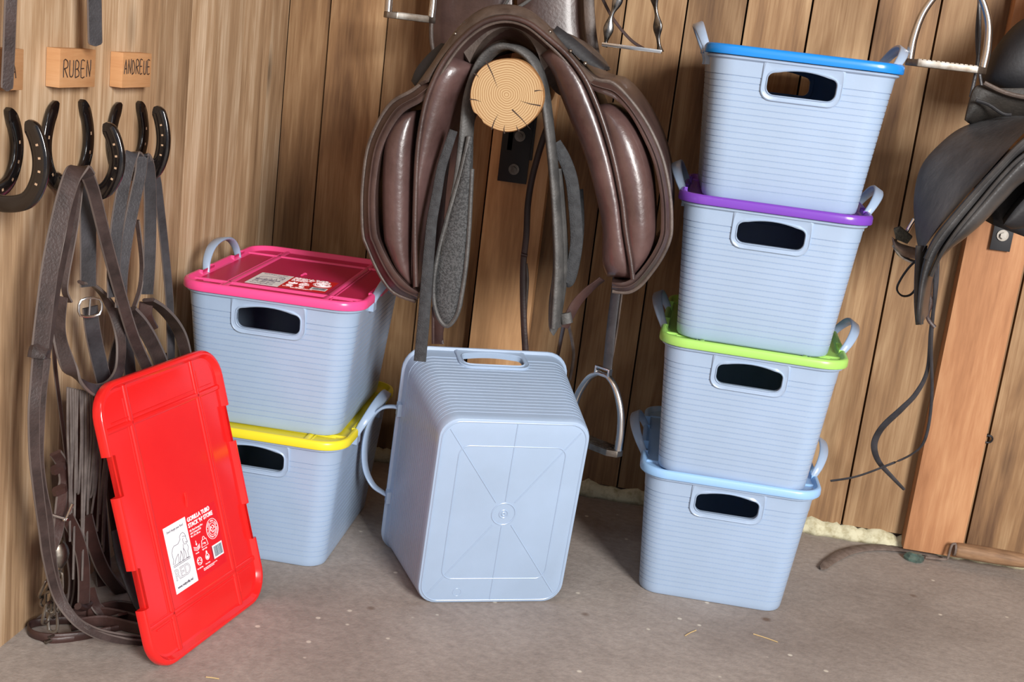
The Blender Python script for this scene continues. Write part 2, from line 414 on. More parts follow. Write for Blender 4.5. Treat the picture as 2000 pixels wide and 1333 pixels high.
# frame round the hand hole and the marks moulded into the base, added to the same moulding
fb = MB()
for sgn in (-1, 1):
    N_ = 46
    def fit(P, n=N_):
        L = [0]; Q = P+[P[0]]
        for a, c in zip(Q, Q[1:]): L.append(L[-1]+(c-a).length)
        out = []; j = 0
        for k in range(n):
            s_ = L[-1]*k/n
            while L[j+1] < s_: j += 1
            out.append(Q[j].lerp(Q[j+1], (s_-L[j])/(L[j+1]-L[j])))
        return out
    o_ = []
    hw = .0665
    for i in range(9): a = -PI/2+PI/2*i/8; o_.append((hw-.02+.02*math.cos(a), .1725+.02+.02*math.sin(a)))
    o_.append((hw, .2365)); o_ += [(-x, z) for x, z in reversed(o_)]
    Yf = lambda z, q: sgn*((Db+(Dr-.024-Db)*z/ZT)/2+q)
    outer = fit([Vector((x, 0, z)) for x, z in o_]); inner = fit(slot(HOLE_W, HZ0, HZ1, sgn))
    # match the two outlines by direction from the middle of the opening
    K = 84; cz_ = .2
    def cast(P, th):
        d = Vector((math.cos(th)*2.2, math.sin(th))); best = None; Q = [Vector((p.x, p.z-cz_)) for p in P]
        for a, c in zip(Q, Q[1:]+Q[:1]):
            e = c-a; den = d.x*e.y-d.y*e.x
            if abs(den) < 1e-12: continue
            t_ = (a.x*e.y-a.y*e.x)/den; u_ = (a.x*d.y-a.y*d.x)/den
            if t_ > 0 and -1e-6 <= u_ <= 1+1e-6: best = t_ if best is None else max(best, t_)
        return Vector((d.x*best, 0, d.y*best+cz_))
    ths = [2*PI*k/K for k in range(K)]
    outer = [cast([Vector((x, 0, z)) for x, z in o_], th) for th in ths]; inner = [cast(slot(HOLE_W, HZ0, HZ1, sgn), th) for th in ths]
    def lay(P, q): return [Vector((p.x, Yf(p.z, q), p.z)) for p in P]
    mid = [a.lerp(c, .35) for a, c in zip(outer, inner)]; m2 = [a.lerp(c, .72) for a, c in zip(outer, inner)]
    fb.loft([lay(outer, -.002), lay(outer, .0025), lay([a.lerp(c, .12) for a, c in zip(outer, inner)], .0038), lay([a.lerp(c, .25) for a, c in zip(outer, inner)], .0028), lay(m2, .0022), lay([a.lerp(c, .88) for a, c in zip(outer, inner)], .0042), lay(inner, .003), lay(inner, -.0065), lay(mid, -.0055), lay(outer, -.002)], cap=False, closed_path=False)
# base marks
zb = -.0001
def zz(x, y): return Vector((x, y, zb))
for l in ([(-.115, .158), (-.017, .022)], [(.115, .158), (.017, .022)], [(-.115, -.158), (-.017, -.022)], [(.115, -.158), (.017, -.022)], [(0, .172), (0, .024)], [(0, -.172), (0, -.024)]):
    fb.tube([zz(*p) for p in l], .0010, n=6, smooth=0)
fb.tube([p for p in rrect(Wb*.71, Db*.72, .018, z=zb)], .0011, n=6, closed=True, smooth=0)
fb.tube([p for p in rrect(Wb-.012, Db-.012, .032, z=0)], .0014, n=6, closed=True, smooth=0)
for r_, t_ in ((.021, .0012), (.0075, .0012), (.003, .0016)):
    fb.tube([zz(r_*math.cos(2*PI*i/24), r_*math.sin(2*PI*i/24)) for i in range(24)], t_, n=6, closed=True, smooth=0)
fb.tube([zz(-.062+.0075*math.cos(2*PI*i/20), -.156+.0075*math.sin(2*PI*i/20)) for i in range(20)], .0005, n=6, closed=True, smooth=0)
fr = fb.build('frame', TUB, ang=50)
bm = bmesh.new(); bm.from_mesh(me); bm.from_mesh(fr.data); bm.to_mesh(me); bm.free()
bpy.data.objects.remove(fr); bpy.data.objects.remove(cut); bpy.data.objects.remove(body0)
me.polygons.foreach_set('use_smooth', [True]*len(me.polygons)); me.set_sharp_from_angle(angle=math.radians(28))
me.materials.clear(); me.materials.append(TUB); BODY = me; BODY.name = 'tub_body'

def handle_mesh(side, tilt):
    b = MB(); hx = Wr/2-.011; z0 = ZT-.004
    prof = [(-.090, -.006), (-.089, .012), (-.080, .034), (-.055, .052), (-.02, .060), (.02, .060), (.055, .052), (.080, .034), (.089, .012), (.090, -.006)]
    P = [Vector((side*(hx+max(q, 0)*math.sin(tilt)), v, z0+q*math.cos(tilt))) for v, q in prof]
    # the strap is broad across the pull and thickens at its roots
    b.ribbon(P, lambda t: .012+.008*math.sin(PI*t)**2, .0052, wdir=(side*math.cos(tilt), 0, -math.sin(tilt)), smooth=6)
    for v in (-.09, .09): b.box((side*hx-.006, v-.012, z0-.014), (side*hx+.007, v+.012, z0+.002))
    return b
NOT = ((.055, .1165), (-.1165, -.055))
def lid_outline(off, z, base=None):
    w, d, r = Wr-2*off, Dr-2*off, RR-off
    P = []; n = 8
    cs = [(w/2-r, d/2-r), (-(w/2-r), d/2-r), (-(w/2-r), -(d/2-r)), (w/2-r, -(d/2-r))]
    def nt(sx, y): 
        inn = any(a < y < c for a, c in NOT); return sx*min(w/2, Wr/2-.0125) if inn else sx*w/2
    ys = [.1165+1e-4, .1165-1e-4, .055+1e-4, .055-1e-4, 0, -.055+1e-4, -.055-1e-4, -.1165+1e-4, -.1165-1e-4]
    for k, (cx, cy) in enumerate(cs):
        P += [Vector((cx+r*math.cos(PI/2*(k+i/n)), cy+r*math.sin(PI/2*(k+i/n)), z)) for i in range(n+1)]
        if k == 1: P += [Vector((nt(-1, y), y, z)) for y in ys]
        if k == 3: P += [Vector((nt(1, y), y, z)) for y in reversed(ys)]
        if k in (0, 2):
            s_ = 1 if k == 0 else -1
            P += [Vector((s_*(w/2-r)*(1-i/4), s_*d/2, z)) for i in range(1, 8)]
    return P
def make_lid(top):
    """lid with its top edge at height `top`"""
    b = MB(); T = top
    R = [(.022, -.011), (.0055, -.0075), (.0035, -.008), (.0030, -.0155), (.0010, -.016), (0, -.014), (.0002, -.0045), (.002, -.0012), (.0045, 0), (.0075, -.0006), (.010, -.0045), (.013, -.0085), (.017, -.009)]
    b.loft([lid_outline(o, T+z) for o, z in R], cap=False)
    inner = lid_outline(.017, T-.009); under = lid_outline(.022, T-.011)
    b.add(under, [tuple(range(len(under)))])
    b.cm = 1; b.add(inner, [tuple(range(len(inner)))]); b.cm = 0
    def bar(p, q, w, h):
        p = Vector((p[0], p[1], T-.0092)); q = Vector((q[0], q[1], T-.0092)); u = (q-p).normalized(); s_ = Vector((-u.y, u.x, 0))
        rings = []
        for e in (p, q):
            rings.append([e-s_*w*.5, e-s_*w*.36+Vector((0,0,h*.8)), e-s_*w*.2+Vector((0,0,h)), e+s_*w*.2+Vector((0,0,h)), e+s_*w*.36+Vector((0,0,h*.8)), e+s_*w*.5])
        b.loft(rings)
    for sx in (-1, 1):
        bar((sx*.0895, -Dr/2+.012), (sx*.0895, Dr/2-.012), .010, .0031)
        bar((-Wr/2+.012, sx*.150), (Wr/2-.012, sx*.150), .010, .0031)
        bar((sx*.0985, -Dr/2+.03), (sx*.0985, Dr/2-.03), .003, .0016)
        bar((-Wr/2+.03, sx*.1595), (Wr/2-.03, sx*.1595), .003, .0016)
    return b
def lid_label(T, root, lid):
    """the printed label of the lid in lid coordinates (x right, y up the lid)"""
    z = T-.009
    b = MB(); b.box((-.0102, -.128, z+.00005), (.0755, -.0245, z+.0003))
    lab = b.build('product_label', REDP, root, local=True); lab['label'] = 'printed red and white product label'
    lab.parent = lid
    def sub(mb, name, mt, label=None):
        o = mb.build(name, mt, lab, local=True)
        if label: o['label'] = label
        return o
    b = MB(); b.box((-.0706, -.1280, z+.0001), (-.0102, -.0228, z+.00045)); sub(b, 'white_panel', WHITE)
    zs = z+.0006
    fn = lambda u, v: Vector((u, v, zs))
    gor = [[(-0.0347,-0.0525),(-0.0344,-0.0474),(-0.03,-0.0444),(-0.0245,-0.0436),(-0.0205,-0.047),(-0.0188,-0.0513),(-0.0192,-0.0539),(-0.018,-0.0577),(-0.0171,-0.061),(-0.0214,-0.0633),(-0.0262,-0.0623),(-0.0281,-0.0583),(-0.0283,-0.054),(-0.026,-0.0526)],
      [(-0.0279,-0.0494),(-0.023,-0.0502),(-0.0194,-0.0517)], [(-0.0235,-0.0599),(-0.0185,-0.0605)],
      [(-0.0345,-0.0519),(-0.0421,-0.0566),(-0.0534,-0.0563),(-0.0573,-0.0587),(-0.0614,-0.0646),(-0.0614,-0.0713),(-0.0606,-0.076),(-0.0646,-0.0822),(-0.0595,-0.0828),(-0.0555,-0.0772),(-0.05,-0.0732),(-0.0465,-0.0707),(-0.0469,-0.0788),(-0.0495,-0.0838),(-0.0445,-0.0848),(-0.0433,-0.0786),(-0.0391,-0.0727),(-0.0386,-0.0687)],
      [(-0.0386,-0.0687),(-0.0361,-0.0753),(-0.0365,-0.0811),(-0.0394,-0.084),(-0.0357,-0.0845),(-0.0328,-0.081),(-0.0318,-0.0753),(-0.0307,-0.0667)],
      [(-0.0292,-0.0612),(-0.0305,-0.0675),(-0.0278,-0.0738),(-0.027,-0.0786),(-0.0277,-0.0841),(-0.0216,-0.0845),(-0.0213,-0.0807),(-0.0214,-0.0753),(-0.0173,-0.07),(-0.0194,-0.065)],
      [(-0.064,-0.0850),(-0.018,-0.0850)], [(-0.064,-0.0872),(-0.018,-0.0872)]]
    sub(strokes(gor, .00036, fn), 'gorilla_drawing', INK)
    def tx(name, s, size, u, v, mt, **k):
        return text(name, s, size, Matrix.Translation((u, v, z+.0005)), mt, lab, **k)
    tx('lettering', 'RED', .0248, -.0652, -.1088, INK, outline=.00030, sx=.93)
    tx('lettering', "Don't forget your Roo!", .0050, -.0640, -.0335, INK, sx=.95)
    tx('lettering', 'www.redgorilla.red', .0058, -.0645, -.1215, INK, offset=.0001, sx=.93)
    tx('lettering', 'GORILLA TUB®', .0094, -.0066, -.0335, WHITE, offset=.00035, sx=.98)
    tx('lettering', "STACK ‘N’ STORE", .0094, -.0066, -.0430, WHITE, offset=.00035, sx=.95)
    tx('lettering', "25L Flexi-Storage Box\nwith Coloured Lid\n46 x 33 x 28 cm", .0046, -.0060, -.0500, WHITE, extrude=.0002, sx=.9)
    tx('lettering', "Flexible", .0030, -.0022, -.0880, WHITE); tx('lettering', "Lightweight", .0030, .0165, -.0880, WHITE)
    tx('lettering', "Non-Splitting", .0030, -.0065, -.1125, WHITE); tx('lettering', "Non-Toxic", .0030, .0175, -.1125, WHITE)
    tx('lettering', "Made by Red Gorilla Limited, Unit 2 The\nPainted Valley, Made in the UK", .0024, .0100, -.1175, WHITE)
    # round recycling stamp
    b = MB(); cx, cy = .0545, -.0645
    circ = lambda r, n=28: [(cx+r*math.cos(2*PI*i/n), cy+r*math.sin(2*PI*i/n)) for i in range(n)]
    for r_, t_ in ((.0165, .0005), (.0095, .0005)): b.tube([fn(*p) for p in circ(r_)], t_, n=6, closed=True, smooth=0)
    for k in range(3):
        a0 = 2*PI*k/3
        b.tube([fn(cx+.0055*math.cos(a0+a), cy+.0055*math.sin(a0+a)) for a in (0, .5, 1, 1.5)], .0009, n=6, smooth=0)
        b.tube([fn(cx+.0012*math.cos(a0), cy+.0012*math.sin(a0)), fn(cx+.004*math.cos(a0), cy+.004*math.sin(a0))], .0006, n=6, smooth=0)
    sub(b, 'round_stamp', WHITE)
    for k, ch in enumerate("MADE FROM 100% RECYCLED MATERIAL * "):
        a = 2.6-2*PI*k/35
        M = Matrix.Translation((cx+.0115*math.cos(a), cy+.0115*math.sin(a), z+.0005)) @ Matrix.Rotation(a-PI/2, 4, 'Z')
        if ch != ' ': text('lettering', ch, .0040, M, WHITE, lab, extrude=.0002, align='CENTER')
    # arrow on bands, weight, ball, jug
    b = MB()
    b.tube([fn(.0040, -.0675), fn(.0040, -.0745)], .0005, n=6, smooth=0); b.tube([fn(.0022, -.0725), fn(.0040, -.0752), fn(.0058, -.0725)], .0005, n=6, smooth=0)
    for k in range(3): b.tube([fn(-.0045, -.0755-.0024*k), fn(.0040, -.0785-.0024*k), fn(.0120, -.0755-.0024*k)], .0006, n=6, smooth=3)
    sub(b, 'band_symbol', WHITE)
    b = MB(); b.tube([fn(.0195, -.0725), fn(.0165, -.0835), fn(.0350, -.0835), fn(.0320, -.0725)], .0005, n=6, closed=True, smooth=0)
    b.tube([fn(.0225, -.0725), fn(.0235, -.0690), fn(.0258, -.0676), fn(.0280, -.0690), fn(.0290, -.0725)], .0005, n=6, smooth=3); sub(b, 'weight_symbol', WHITE)
    text('lettering', '<1kg', .0046, Matrix.Translation((.0200, -.0800, z+.0005)), WHITE, lab)
    b = MB(); b.tube([fn(.0035+.0062*math.cos(2*PI*i/18), -.1010+.0062*math.sin(2*PI*i/18)) for i in range(18)], .0006, n=6, closed=True, smooth=0)
    for k in range(5): b.cyl(fn(.0035+.0035*math.cos(k*1.257), -.1010+.0035*math.sin(k*1.257))-Vector((0,0,.0004)), fn(.0035+.0035*math.cos(k*1.257), -.1010+.0035*math.sin(k*1.257))+Vector((0,0,.0002)), .0011, 8)
    sub(b, 'ball_symbol', WHITE)
    b = MB(); b.tube([fn(.0250, -.0925), fn(.0245, -.0965), fn(.0215, -.1000), fn(.0220, -.1045), fn(.0258, -.1065), fn(.0300, -.1045), fn(.0305, -.1000), fn(.0272, -.0965), fn(.0268, -.0925)], .0006, n=6, closed=True, smooth=2)
    b.cyl(fn(.026, -.1025)-Vector((0,0,.0004)), fn(.026, -.1025)+Vector((0,0,.0001)), .0028, 10); sub(b, 'drop_symbol', WHITE)
    # barcode
    b = MB(); b.box((.0435, -.1125, z+.0002), (.0725, -.0905, z+.0005)); sub(b, 'barcode_patch', WHITE)
    b = MB(); b.box((.0400, -.1125, z+.0002), (.0438, -.0905, z+.00045)); sub(b, 'barcode_edge', DRED)
    b = MB(); random.seed(9); x = .0470
    while x < .0690:
        w = random.choice([.0005, .0008, .0012]); b.box((x, -.1100, z+.0004), (x+w, -.0930, z+.0007)); x += w+random.choice([.0006, .0009])
    sub(b, 'barcode', BAR)

def make_tub(x, y, yaw, z, lidmat, lidlabel, label, hl=.5, hr=.5, panel=None, withlabel=False):
    t = thing('storage_tub', (x, y, z), label, 'storage tub', 'grey-blue ribbed plastic storage tubs', yaw)
    o = bpy.data.objects.new('tub_body', BODY); C.objects.link(o); o.parent = t
    for sd, tl in ((-1, hl), (1, hr)): handle_mesh(sd, tl).build('strap_handle', TUB, t, local=True, ang=50)
    if lidmat:
        l = make_lid(H).build('lid', [lidmat, panel or lidmat], t, local=True, ang=45); l['label'] = lidlabel
        if withlabel:
            b = MB(); b.tube([(-.002, -.002, H-.009), (0, .012, H-.0075), (.002, .016, H-.009)], .0022, n=8)
            b.build('moulding_mark', lidmat, l, local=True)
            lid_label(H, t, l)
    return t
S = .25
rs = [(1.325, -.291, .030), (1.332, -.320, -.009), (1.331, -.321, -.024), (1.329, -.313, .033)]
make_tub(*rs[0], 0, LBLUE, 'pale blue lid', 'grey-blue ribbed tub with a pale blue lid, at the foot of the tall stack', .55, .45)
make_tub(*rs[1], S, GREEN, 'lime green lid', 'grey-blue ribbed tub with a lime green lid in the tall stack', .5, .55)
make_tub(*rs[2], 2*S, PURP, 'purple lid', 'grey-blue ribbed tub with a purple lid in the tall stack', .5, .5)
make_tub(*rs[3], 3*S, BLUE, 'bright blue lid', 'grey-blue ribbed tub with a bright blue lid, on top of the tall stack', .45, .5)
make_tub(.487, -.451, .030, 0, YEL, 'yellow lid', 'grey-blue ribbed tub with a yellow lid, on the floor behind the red lid', .5, .45)
make_tub(.490, -.443, .047, S, PINK, 'pink lid with a see-through middle', 'grey-blue ribbed tub with a pink lid, on top of the yellow-lidded tub', .15, .45, PINKT, True)
# the tub tipped on its short side, base towards the viewer
tilt = math.atan((Dr-.024-Db)/2/H)
t = thing('storage_tub', (.940, -.636, 0), 'empty grey-blue ribbed tub without a lid, tipped over so its base faces forward', 'storage tub', 'grey-blue ribbed plastic storage tubs')
# local tub axes: x stays x, tub depth (y) points up, tub height (z) points back
Ml = Matrix.Rotation(.425, 4, 'Z') @ Matrix.Rotation(tilt, 4, 'X') @ Matrix.Translation((0, 0, Db/2)) @ Matrix(((1,0,0,0),(0,0,1,0),(0,1,0,0),(0,0,0,1)))
b_ = BODY.copy(); b_.transform(Ml); b_.flip_normals(); o = bpy.data.objects.new('tub_body', b_); C.objects.link(o); o.parent = t
for sd, tl in ((-1, .95), (1, 1.0)):
    h = handle_mesh(sd, tl); h.v = [Ml @ v for v in h.v]; h.build('strap_handle', TUB, t, local=True, ang=50)

# ------------------------------------------------------------------ loose red lid
yaw, lean = 1.41376, .30147
a_ = Vector((math.cos(yaw), math.sin(yaw), 0)); n_ = Vector((-math.sin(yaw), math.cos(yaw), 0)); b_ = Vector((0,0,math.cos(lean)))+n_*math.sin(lean); nn = a_.cross(b_)
t = thing('loose_lid', (.54614, -.91905, 0), 'loose bright red tub lid with a printed label, leaning upright against the bridles', 'lid')
Ml = Matrix((a_, b_, nn)).transposed().to_4x4(); Ml.translation = b_*(Dr/2)+Vector((0, 0, .001))
hold = bpy.data.objects.new('lid_panel', None)
l = make_lid(0.003); l = l.build('lid_panel', [RED, RED], t, local=True, ang=45); l.matrix_local = Ml
b = MB(); b.tube([(0, -.010, -.0062), (.0005, .004, -.004), (.003, .012, -.0062)], .0026, n=8); b.build('moulding_mark', RED, l, local=True)
lid_label(.003, t, l)

# ------------------------------------------------------------------ name blocks
def letter_lines(ch):
    return {'R': [[(0,0),(0,1),(.45,1),(.6,.8),(.5,.58),(0,.5)], [(.15,.5),(.6,0)]], 'U': [[(0,1),(0,.2),(.2,0),(.45,.05),(.55,.3),(.55,1)]],
      'B': [[(0,0),(0,1),(.4,.97),(.5,.78),(.4,.56),(0,.5)], [(.3,.53),(.55,.35),(.5,.1),(0,0)]], 'E': [[(.5,1),(0,1),(0,0),(.52,.02)], [(0,.52),(.42,.53)]],
      'N': [[(0,0),(.02,1),(.5,.02),(.58,1.05)]], 'A': [[(0,0),(.28,1),(.55,0)], [(.1,.36),(.47,.38)]], 'D': [[(0,0),(0,1),(.35,.85),(.52,.5),(.38,.12),(0,0)]],
      'P': [[(0,0),(0,1),(.45,1),(.55,.75),(.4,.52),(0,.48)]]}[ch]
def block(px0, px1, pyt, pyb, word, label, u0, u1, v0, v1):
    th = .021; X = LX+.0005
    A = at(px0, pyt, X=X+th); B = at(px1, pyt+2, X=X+th); D = at(px0, pyb, X=X+th)
    y0, y1, z1, z0 = A.y, B.y, (A.z+B.z)/2, D.z
    t = thing('name_block', (X, (y0+y1)/2, z0), label, 'name plate', 'wooden name blocks over the hooks')
    b = MB(); b.ca = y0*7; b.box((X, y0, z0), (X+th, y1, z1)); b.build('wooden_block', WBLK, t, bevel=.0012, ang=30)
    k = len(word); w = (u1-u0)/k
    L = [[(u0+w*i+p[0]*w*1.15, v0+(v1-v0)*(p[1]+.03*math.sin(i*2.1))) for p in l] for i, ch in enumerate(word) for l in letter_lines(ch)]
    fn = lambda u, v: Vector((X+th+.0002, y0+(y1-y0)*u, z0+(z1-z0)*v))
    strokes(L, .00085, fn, smooth=2).build('handwriting', PEN, t)
block(118, 188, 95, 172, 'RUBEN', 'wooden block with RUBEN written on it, over the middle hook', .10, .90, .27, .70)
block(241, 297, 103, 172, 'ANDREUE', 'wooden block with ANDREUE written on it, over the right hook', .05, .98, .40, .80)
block(-22, 47, 94, 178, 'PAPA', 'wooden block cut by the left edge, its name partly hidden by a strap', -.1, .86, .30, .68)

# ------------------------------------------------------------------ horseshoe hooks
def shoe(center, ax, ay, w=.058, h=.125, bar=.022, th=.0085, inner=None):
    """U-shaped horseshoe: ax/ay unit vectors in its plane; centre is the middle of its toe"""
    ax = Vector(ax).normalized(); ay = Vector(ay).normalized(); nz = ax.cross(ay)
    ctl = [(-.60, 1.0), (-.86, .80), (-1.0, .55), (-.93, .30), (-.62, .08), (0, 0), (.62, .08), (.93, .30), (1.0, .55), (.86, .80), (.60, 1.0)]
    if inner: ctl = [(-.90, .24), (-.78, .13), (-.45, .035)]+ctl[5:]
    P = resample([Vector((u*w, v*h, 0)) for u, v in ctl], 70)
    b = MB(); n = len(P); hw = bar/2
    F_ = b.frames(P, False, None); rows = []
    for i, p in enumerate(P):
        T = (P[min(i+1, n-1)]-P[max(i-1, 0)]).normalized(); s_ = Vector((-T.y, T.x, 0))
        e = min(i, n-1-i); k = math.sqrt(min(1, (e+.35)/4.)); k = min(k, 1)
        q = hw*k; d = []
        rows.append([p+s_*(a*q) for a in (-1, -.16, .16, 1)])
    hs = set()
    for k in range(4):
        c = 11+6*k; hs.add(n-2-c)
        if not inner: hs.add(c)
    def W_(p, z): return Vector(center)+ax*p.x+ay*p.y+nz*z
    z1 = th/2
    vs = []; fs = []; fm = []
    for r_ in rows:
        for (p, zz_) in ((r_[0], -z1*.55), (r_[0], z1*.55), (r_[0].lerp(r_[1], .18), z1), (r_[1], z1), (r_[2], z1), (r_[3].lerp(r_[2], .18), z1), (r_[3], z1*.55), (r_[3], -z1*.55), (r_[3].lerp(r_[2], .18), -z1), (r_[2], -z1), (r_[1], -z1), (r_[0].lerp(r_[1], .18), -z1)):
            vs.append(W_(p, zz_))
    m_ = 12
    for i in range(n-1):
        for k in range(m_):
            l_ = (k+1) % m_; fs.append((i*m_+k, i*m_+l_, (i+1)*m_+l_, (i+1)*m_+k)); fm.append(1 if i in hs and k in (3, 9) else 0)
    fs += [tuple(range(m_))[::-1], tuple(range((n-1)*m_, n*m_))]
    b.add(vs, fs); b.m = fm+[0, 0]; return b
def hook(name_lab, pl, pr, ptoe, tip, tw=.052):
    """pl, pr: tops of the two arms on the wall; ptoe: lowest point; tip: top of the arm that sticks out"""
    X = LX+.006
    A = at(*pl, X=X); B = at(*pr, X=X); T = at(*ptoe, X=X)
    yc = (A.y+B.y)/2; zt = (A.z+B.z)/2; z0 = T.z+.011; w = abs(B.y-A.y)/2/.60+.001
    w = min(w, .062)
    t = thing('horseshoe_hook', (LX, yc, z0), name_lab, 'hook', 'horseshoe hooks on the left wall')
    shoe((X, yc, z0), (0, 1, 0), (0, 0, 1), w=w, h=zt-z0-.004).build('horseshoe', [GLOSS, HOLE], t, ang=50)
    ys = A.y
    P = at(*tip, Y=ys)
    ww = (P.x-LX-.022)/1.24; cx = LX+.022+.64*ww
    shoe((cx, ys, z0-.004), (1, 0, 0), (0, 0, 1), w=ww, h=P.z-z0-.002, bar=.022, inner=1).build('horseshoe', [GLOSS, HOLE], t, ang=50)
    return Vector((cx, ys, z0+.008))
h1 = hook('black horseshoe hook under the RUBEN block, bridle hanging on it', (108, 195), (162, 190), (125, 375), (207, 232))
h2 = hook('black horseshoe hook under the ANDREUE block, grey halter hanging on it', (234, 200), (272, 192), (245, 343), (306, 200))
h3 = hook('empty black horseshoe hook cut by the left edge of the photo', (-50, 212), (18, 205), (-10, 392), (56, 226))

# ------------------------------------------------------------------ leather tack on the left wall
def pts(L, X): return [at(x, y, X=(X if not isinstance(X, list) else X[i])) for i, (x, y) in enumerate(L)]
WD = (.62, .78, 0)
HX = h1.x; KP = .00080
def strap(L, X, w, mt, parent, name='strap', th=.0032, wd=WD, tip=False, closed=False, lab=None):
    b = MB(); P = pts(L, X); b.ribbon(P, (lambda t: w(t)*KP) if callable(w) else w*KP, th, wdir=wd, tip=tip, closed=closed, edge=name not in ('fringe_cord', 'keeper'))
    o = b.build(name, [mt, EDGE], parent, ang=32)
    if lab: o['label'] = lab
    return o
def edge_line(L, X, off, mt, parent):
    pass
# hook coordinates of the overhang: over the toe of the standing-out shoe
br = thing('bridle', (LX+.05, h1.y, h1.z-.5), 'dark brown leather bridle with a fringed browband, hanging from the RUBEN hook', 'bridle')
X1 = .365
strap([(170, 345), (158, 329), (143, 340), (130, 375), (117, 425), (100, 507), (88, 593), (78, 680)], X1, 30, STRAPB, br, 'cheek_strap', .0045)
strap([(166, 340), (152, 352), (143, 400), (130, 470), (112, 560), (100, 640), (90, 700), (82, 760)], X1-.012, 17, STRAPB, br, 'cheek_strap', .004, wd=(.3, .95, 0))
strap([(158, 348), (150, 420), (140, 480), (129, 540), (127, 570), (136, 590)], X1-.02, 12, STRAPB, br, 'thin_strap', .003, wd=(.9, .2, 0))
strap([(162, 340), (170, 380), (172, 455), (172, 520), (172, 560)], X1-.03, 31, STRAPG, br, 'cheek_strap', .0035)
strap([(172, 345), (184, 380), (207, 472), (235, 576), (262, 662), (296, 735)], X1+.004, 23, STRAPB, br, 'plaited_rein', .005)
strap([(176, 600), (180, 640), (190, 690), (203, 745)], X1-.03, 30, STRAPG, br, 'throat_strap', .0035)
strap([(232, 590), (238, 640), (225, 690), (214, 740)], X1-.035, 22, STRAPG, br, 'throat_strap', .003)
# loop of the browband
loop = [(118, 580), (114, 640), (124, 690), (146, 735), (182, 762), (212, 757), (232, 725), (236, 670), (226, 620), (205, 580), (180, 556), (158, 552)]
strap(loop, [X1-.02, X1-.01, X1, X1+.008, X1+.012, X1+.01, X1, X1-.01, X1-.02, X1-.03, X1-.035, X1-.035], lambda t: 27 if t < .45 else 27-12*(t-.45)/.55, STRAPB, br, 'browband', .0050, wd=[Vector((.5, .6, -.25)), Vector((.5, .6, -.5)), Vector((.3, .4, -.9)), Vector((.6, .5, -.6)), Vector((.8, .3, -.2))])
b = MB()
for (x, y) in ((158, 583), (177, 583), (197, 583)): pass
c0 = at(176, 600, X=X1-.022); u = Vector(WD).normalized()
b.tube([c0+u*-.0140+Vector((0,0,.011)), c0+u*.0140+Vector((0,0,.011)), c0+u*.0145+Vector((0,0,-.012)), c0+u*-.0145+Vector((0,0,-.012))], .0019, n=8, closed=True, smooth=3)
b.tube([c0+Vector((0,0,.015)), c0+Vector((0,0,-.012))-Vector((0, .002, 0))], .0016, n=8, smooth=0)
b.build('buckle', STEEL, br)
strap([(80, 678), (74, 690), (72, 700)], X1+.001, 32, STRAPB, br, 'keeper', .0085)
# reins running down to the floor and under the lid
strap([(75, 690), (70, 750), (66, 800), (66, 850), (68, 900), (76, 970), (84, 1030), (92, 1090), (112, 1165), (146, 1212), (190, 1240), (238, 1252), (292, 1257)], [X1-.002, X1-.002, X1, X1, X1, X1, X1-.005, X1-.005, X1+.0, X1+.025, X1+.05, X1+.075, X1+.10], lambda t: 22-7*t, STRAPB, br, 'rein', .0045)
strap([(90, 700), (83, 760), (79, 820), (77, 890), (83, 950), (97, 1020), (102, 1080), (112, 1140), (133, 1190), (172, 1226), (236, 1243), (292, 1248)], [X1-.008]*8+[X1+.01, X1+.04, X1+.07, X1+.10], lambda t: 17-6*t, STRAPB, br, 'rein', .0045)
strap([(103, 640), (108, 720), (118, 800), (127, 870), (134, 940)], .315, 8, DLEA, br, 'thin_strap', .0025)
random.seed(11); FRI = mat('fringe_cord_leather', (84, 76, 74), .6, c2=(110, 102, 98), scale=30)
for i in range(18):
    x0 = 132+4.9*i; xe = 137+3.7*i+random.uniform(-6, 6); ye = random.uniform(960, 1135)
    if i > 14: ye = random.uniform(950, 1080)
    xm = (x0+xe)/2+random.uniform(-2, 2)
    X0 = X1-.004+.002*random.uniform(-1, 1)
    strap([(x0, 765-abs(i-8)*1.0), (x0+random.uniform(-3, 3), 850), (xm, 950), (xe, ye)], [X0, X0-.006, X0-.012, X0-.016], 4.2, FRI, br, 'fringe_cord', .0030)

ha = thing('halter', (LX+.05, h2.y, h2.z-.4), 'grey-black leather halter with a padded noseband, hanging from the ANDREUE hook', 'halter')
X2 = .360
strap([(272, 312), (258, 300), (248, 330), (240, 370), (229, 438), (222, 520), (222, 580)], X2, 26, STRAPG, ha, 'headstrap', .004)
strap([(285, 318), (278, 304), (274, 340), (261, 400), (247, 472), (238, 540), (236, 600)], X2+.006, 24, STRAPG, ha, 'headstrap', .004)
strap([(280, 306), (290, 330), (293, 380), (293, 455), (291, 520), (287, 575)], X2-.012, 27, STRAPG, ha, 'headstrap', .0035)
strap([(286, 306), (304, 345), (312, 400), (322, 490), (331, 590), (334, 700)], X2-.025, 19, STRAPG, ha, 'headstrap', .0035)
strap([(268, 430), (277, 510), (274, 560), (262, 600)], X2-.02, 10, STRAPB, ha, 'thin_strap', .003, wd=(.95, .1, 0))
strap([(252, 606), (272, 628), (292, 660), (312, 702), (326, 745)], X2, 30, STRAPB, ha, 'padded_noseband', .007)
strap([(290, 586), (312, 600), (336, 625), (353, 655), (363, 695), (366, 740)], X2+.004, lambda t: 26, STRAPB, ha, 'padded_noseband', .006, wd=(.85, .45, 0))
strap([(286, 590), (284, 620), (296, 645)], X2-.008, 30, DLEA, ha, 'keeper', .004)
strap([(240, 590), (246, 660), (255, 740), (262, 860), (258, 960)], X2-.04, 26, STRAPG, ha, 'headstrap', .0035)
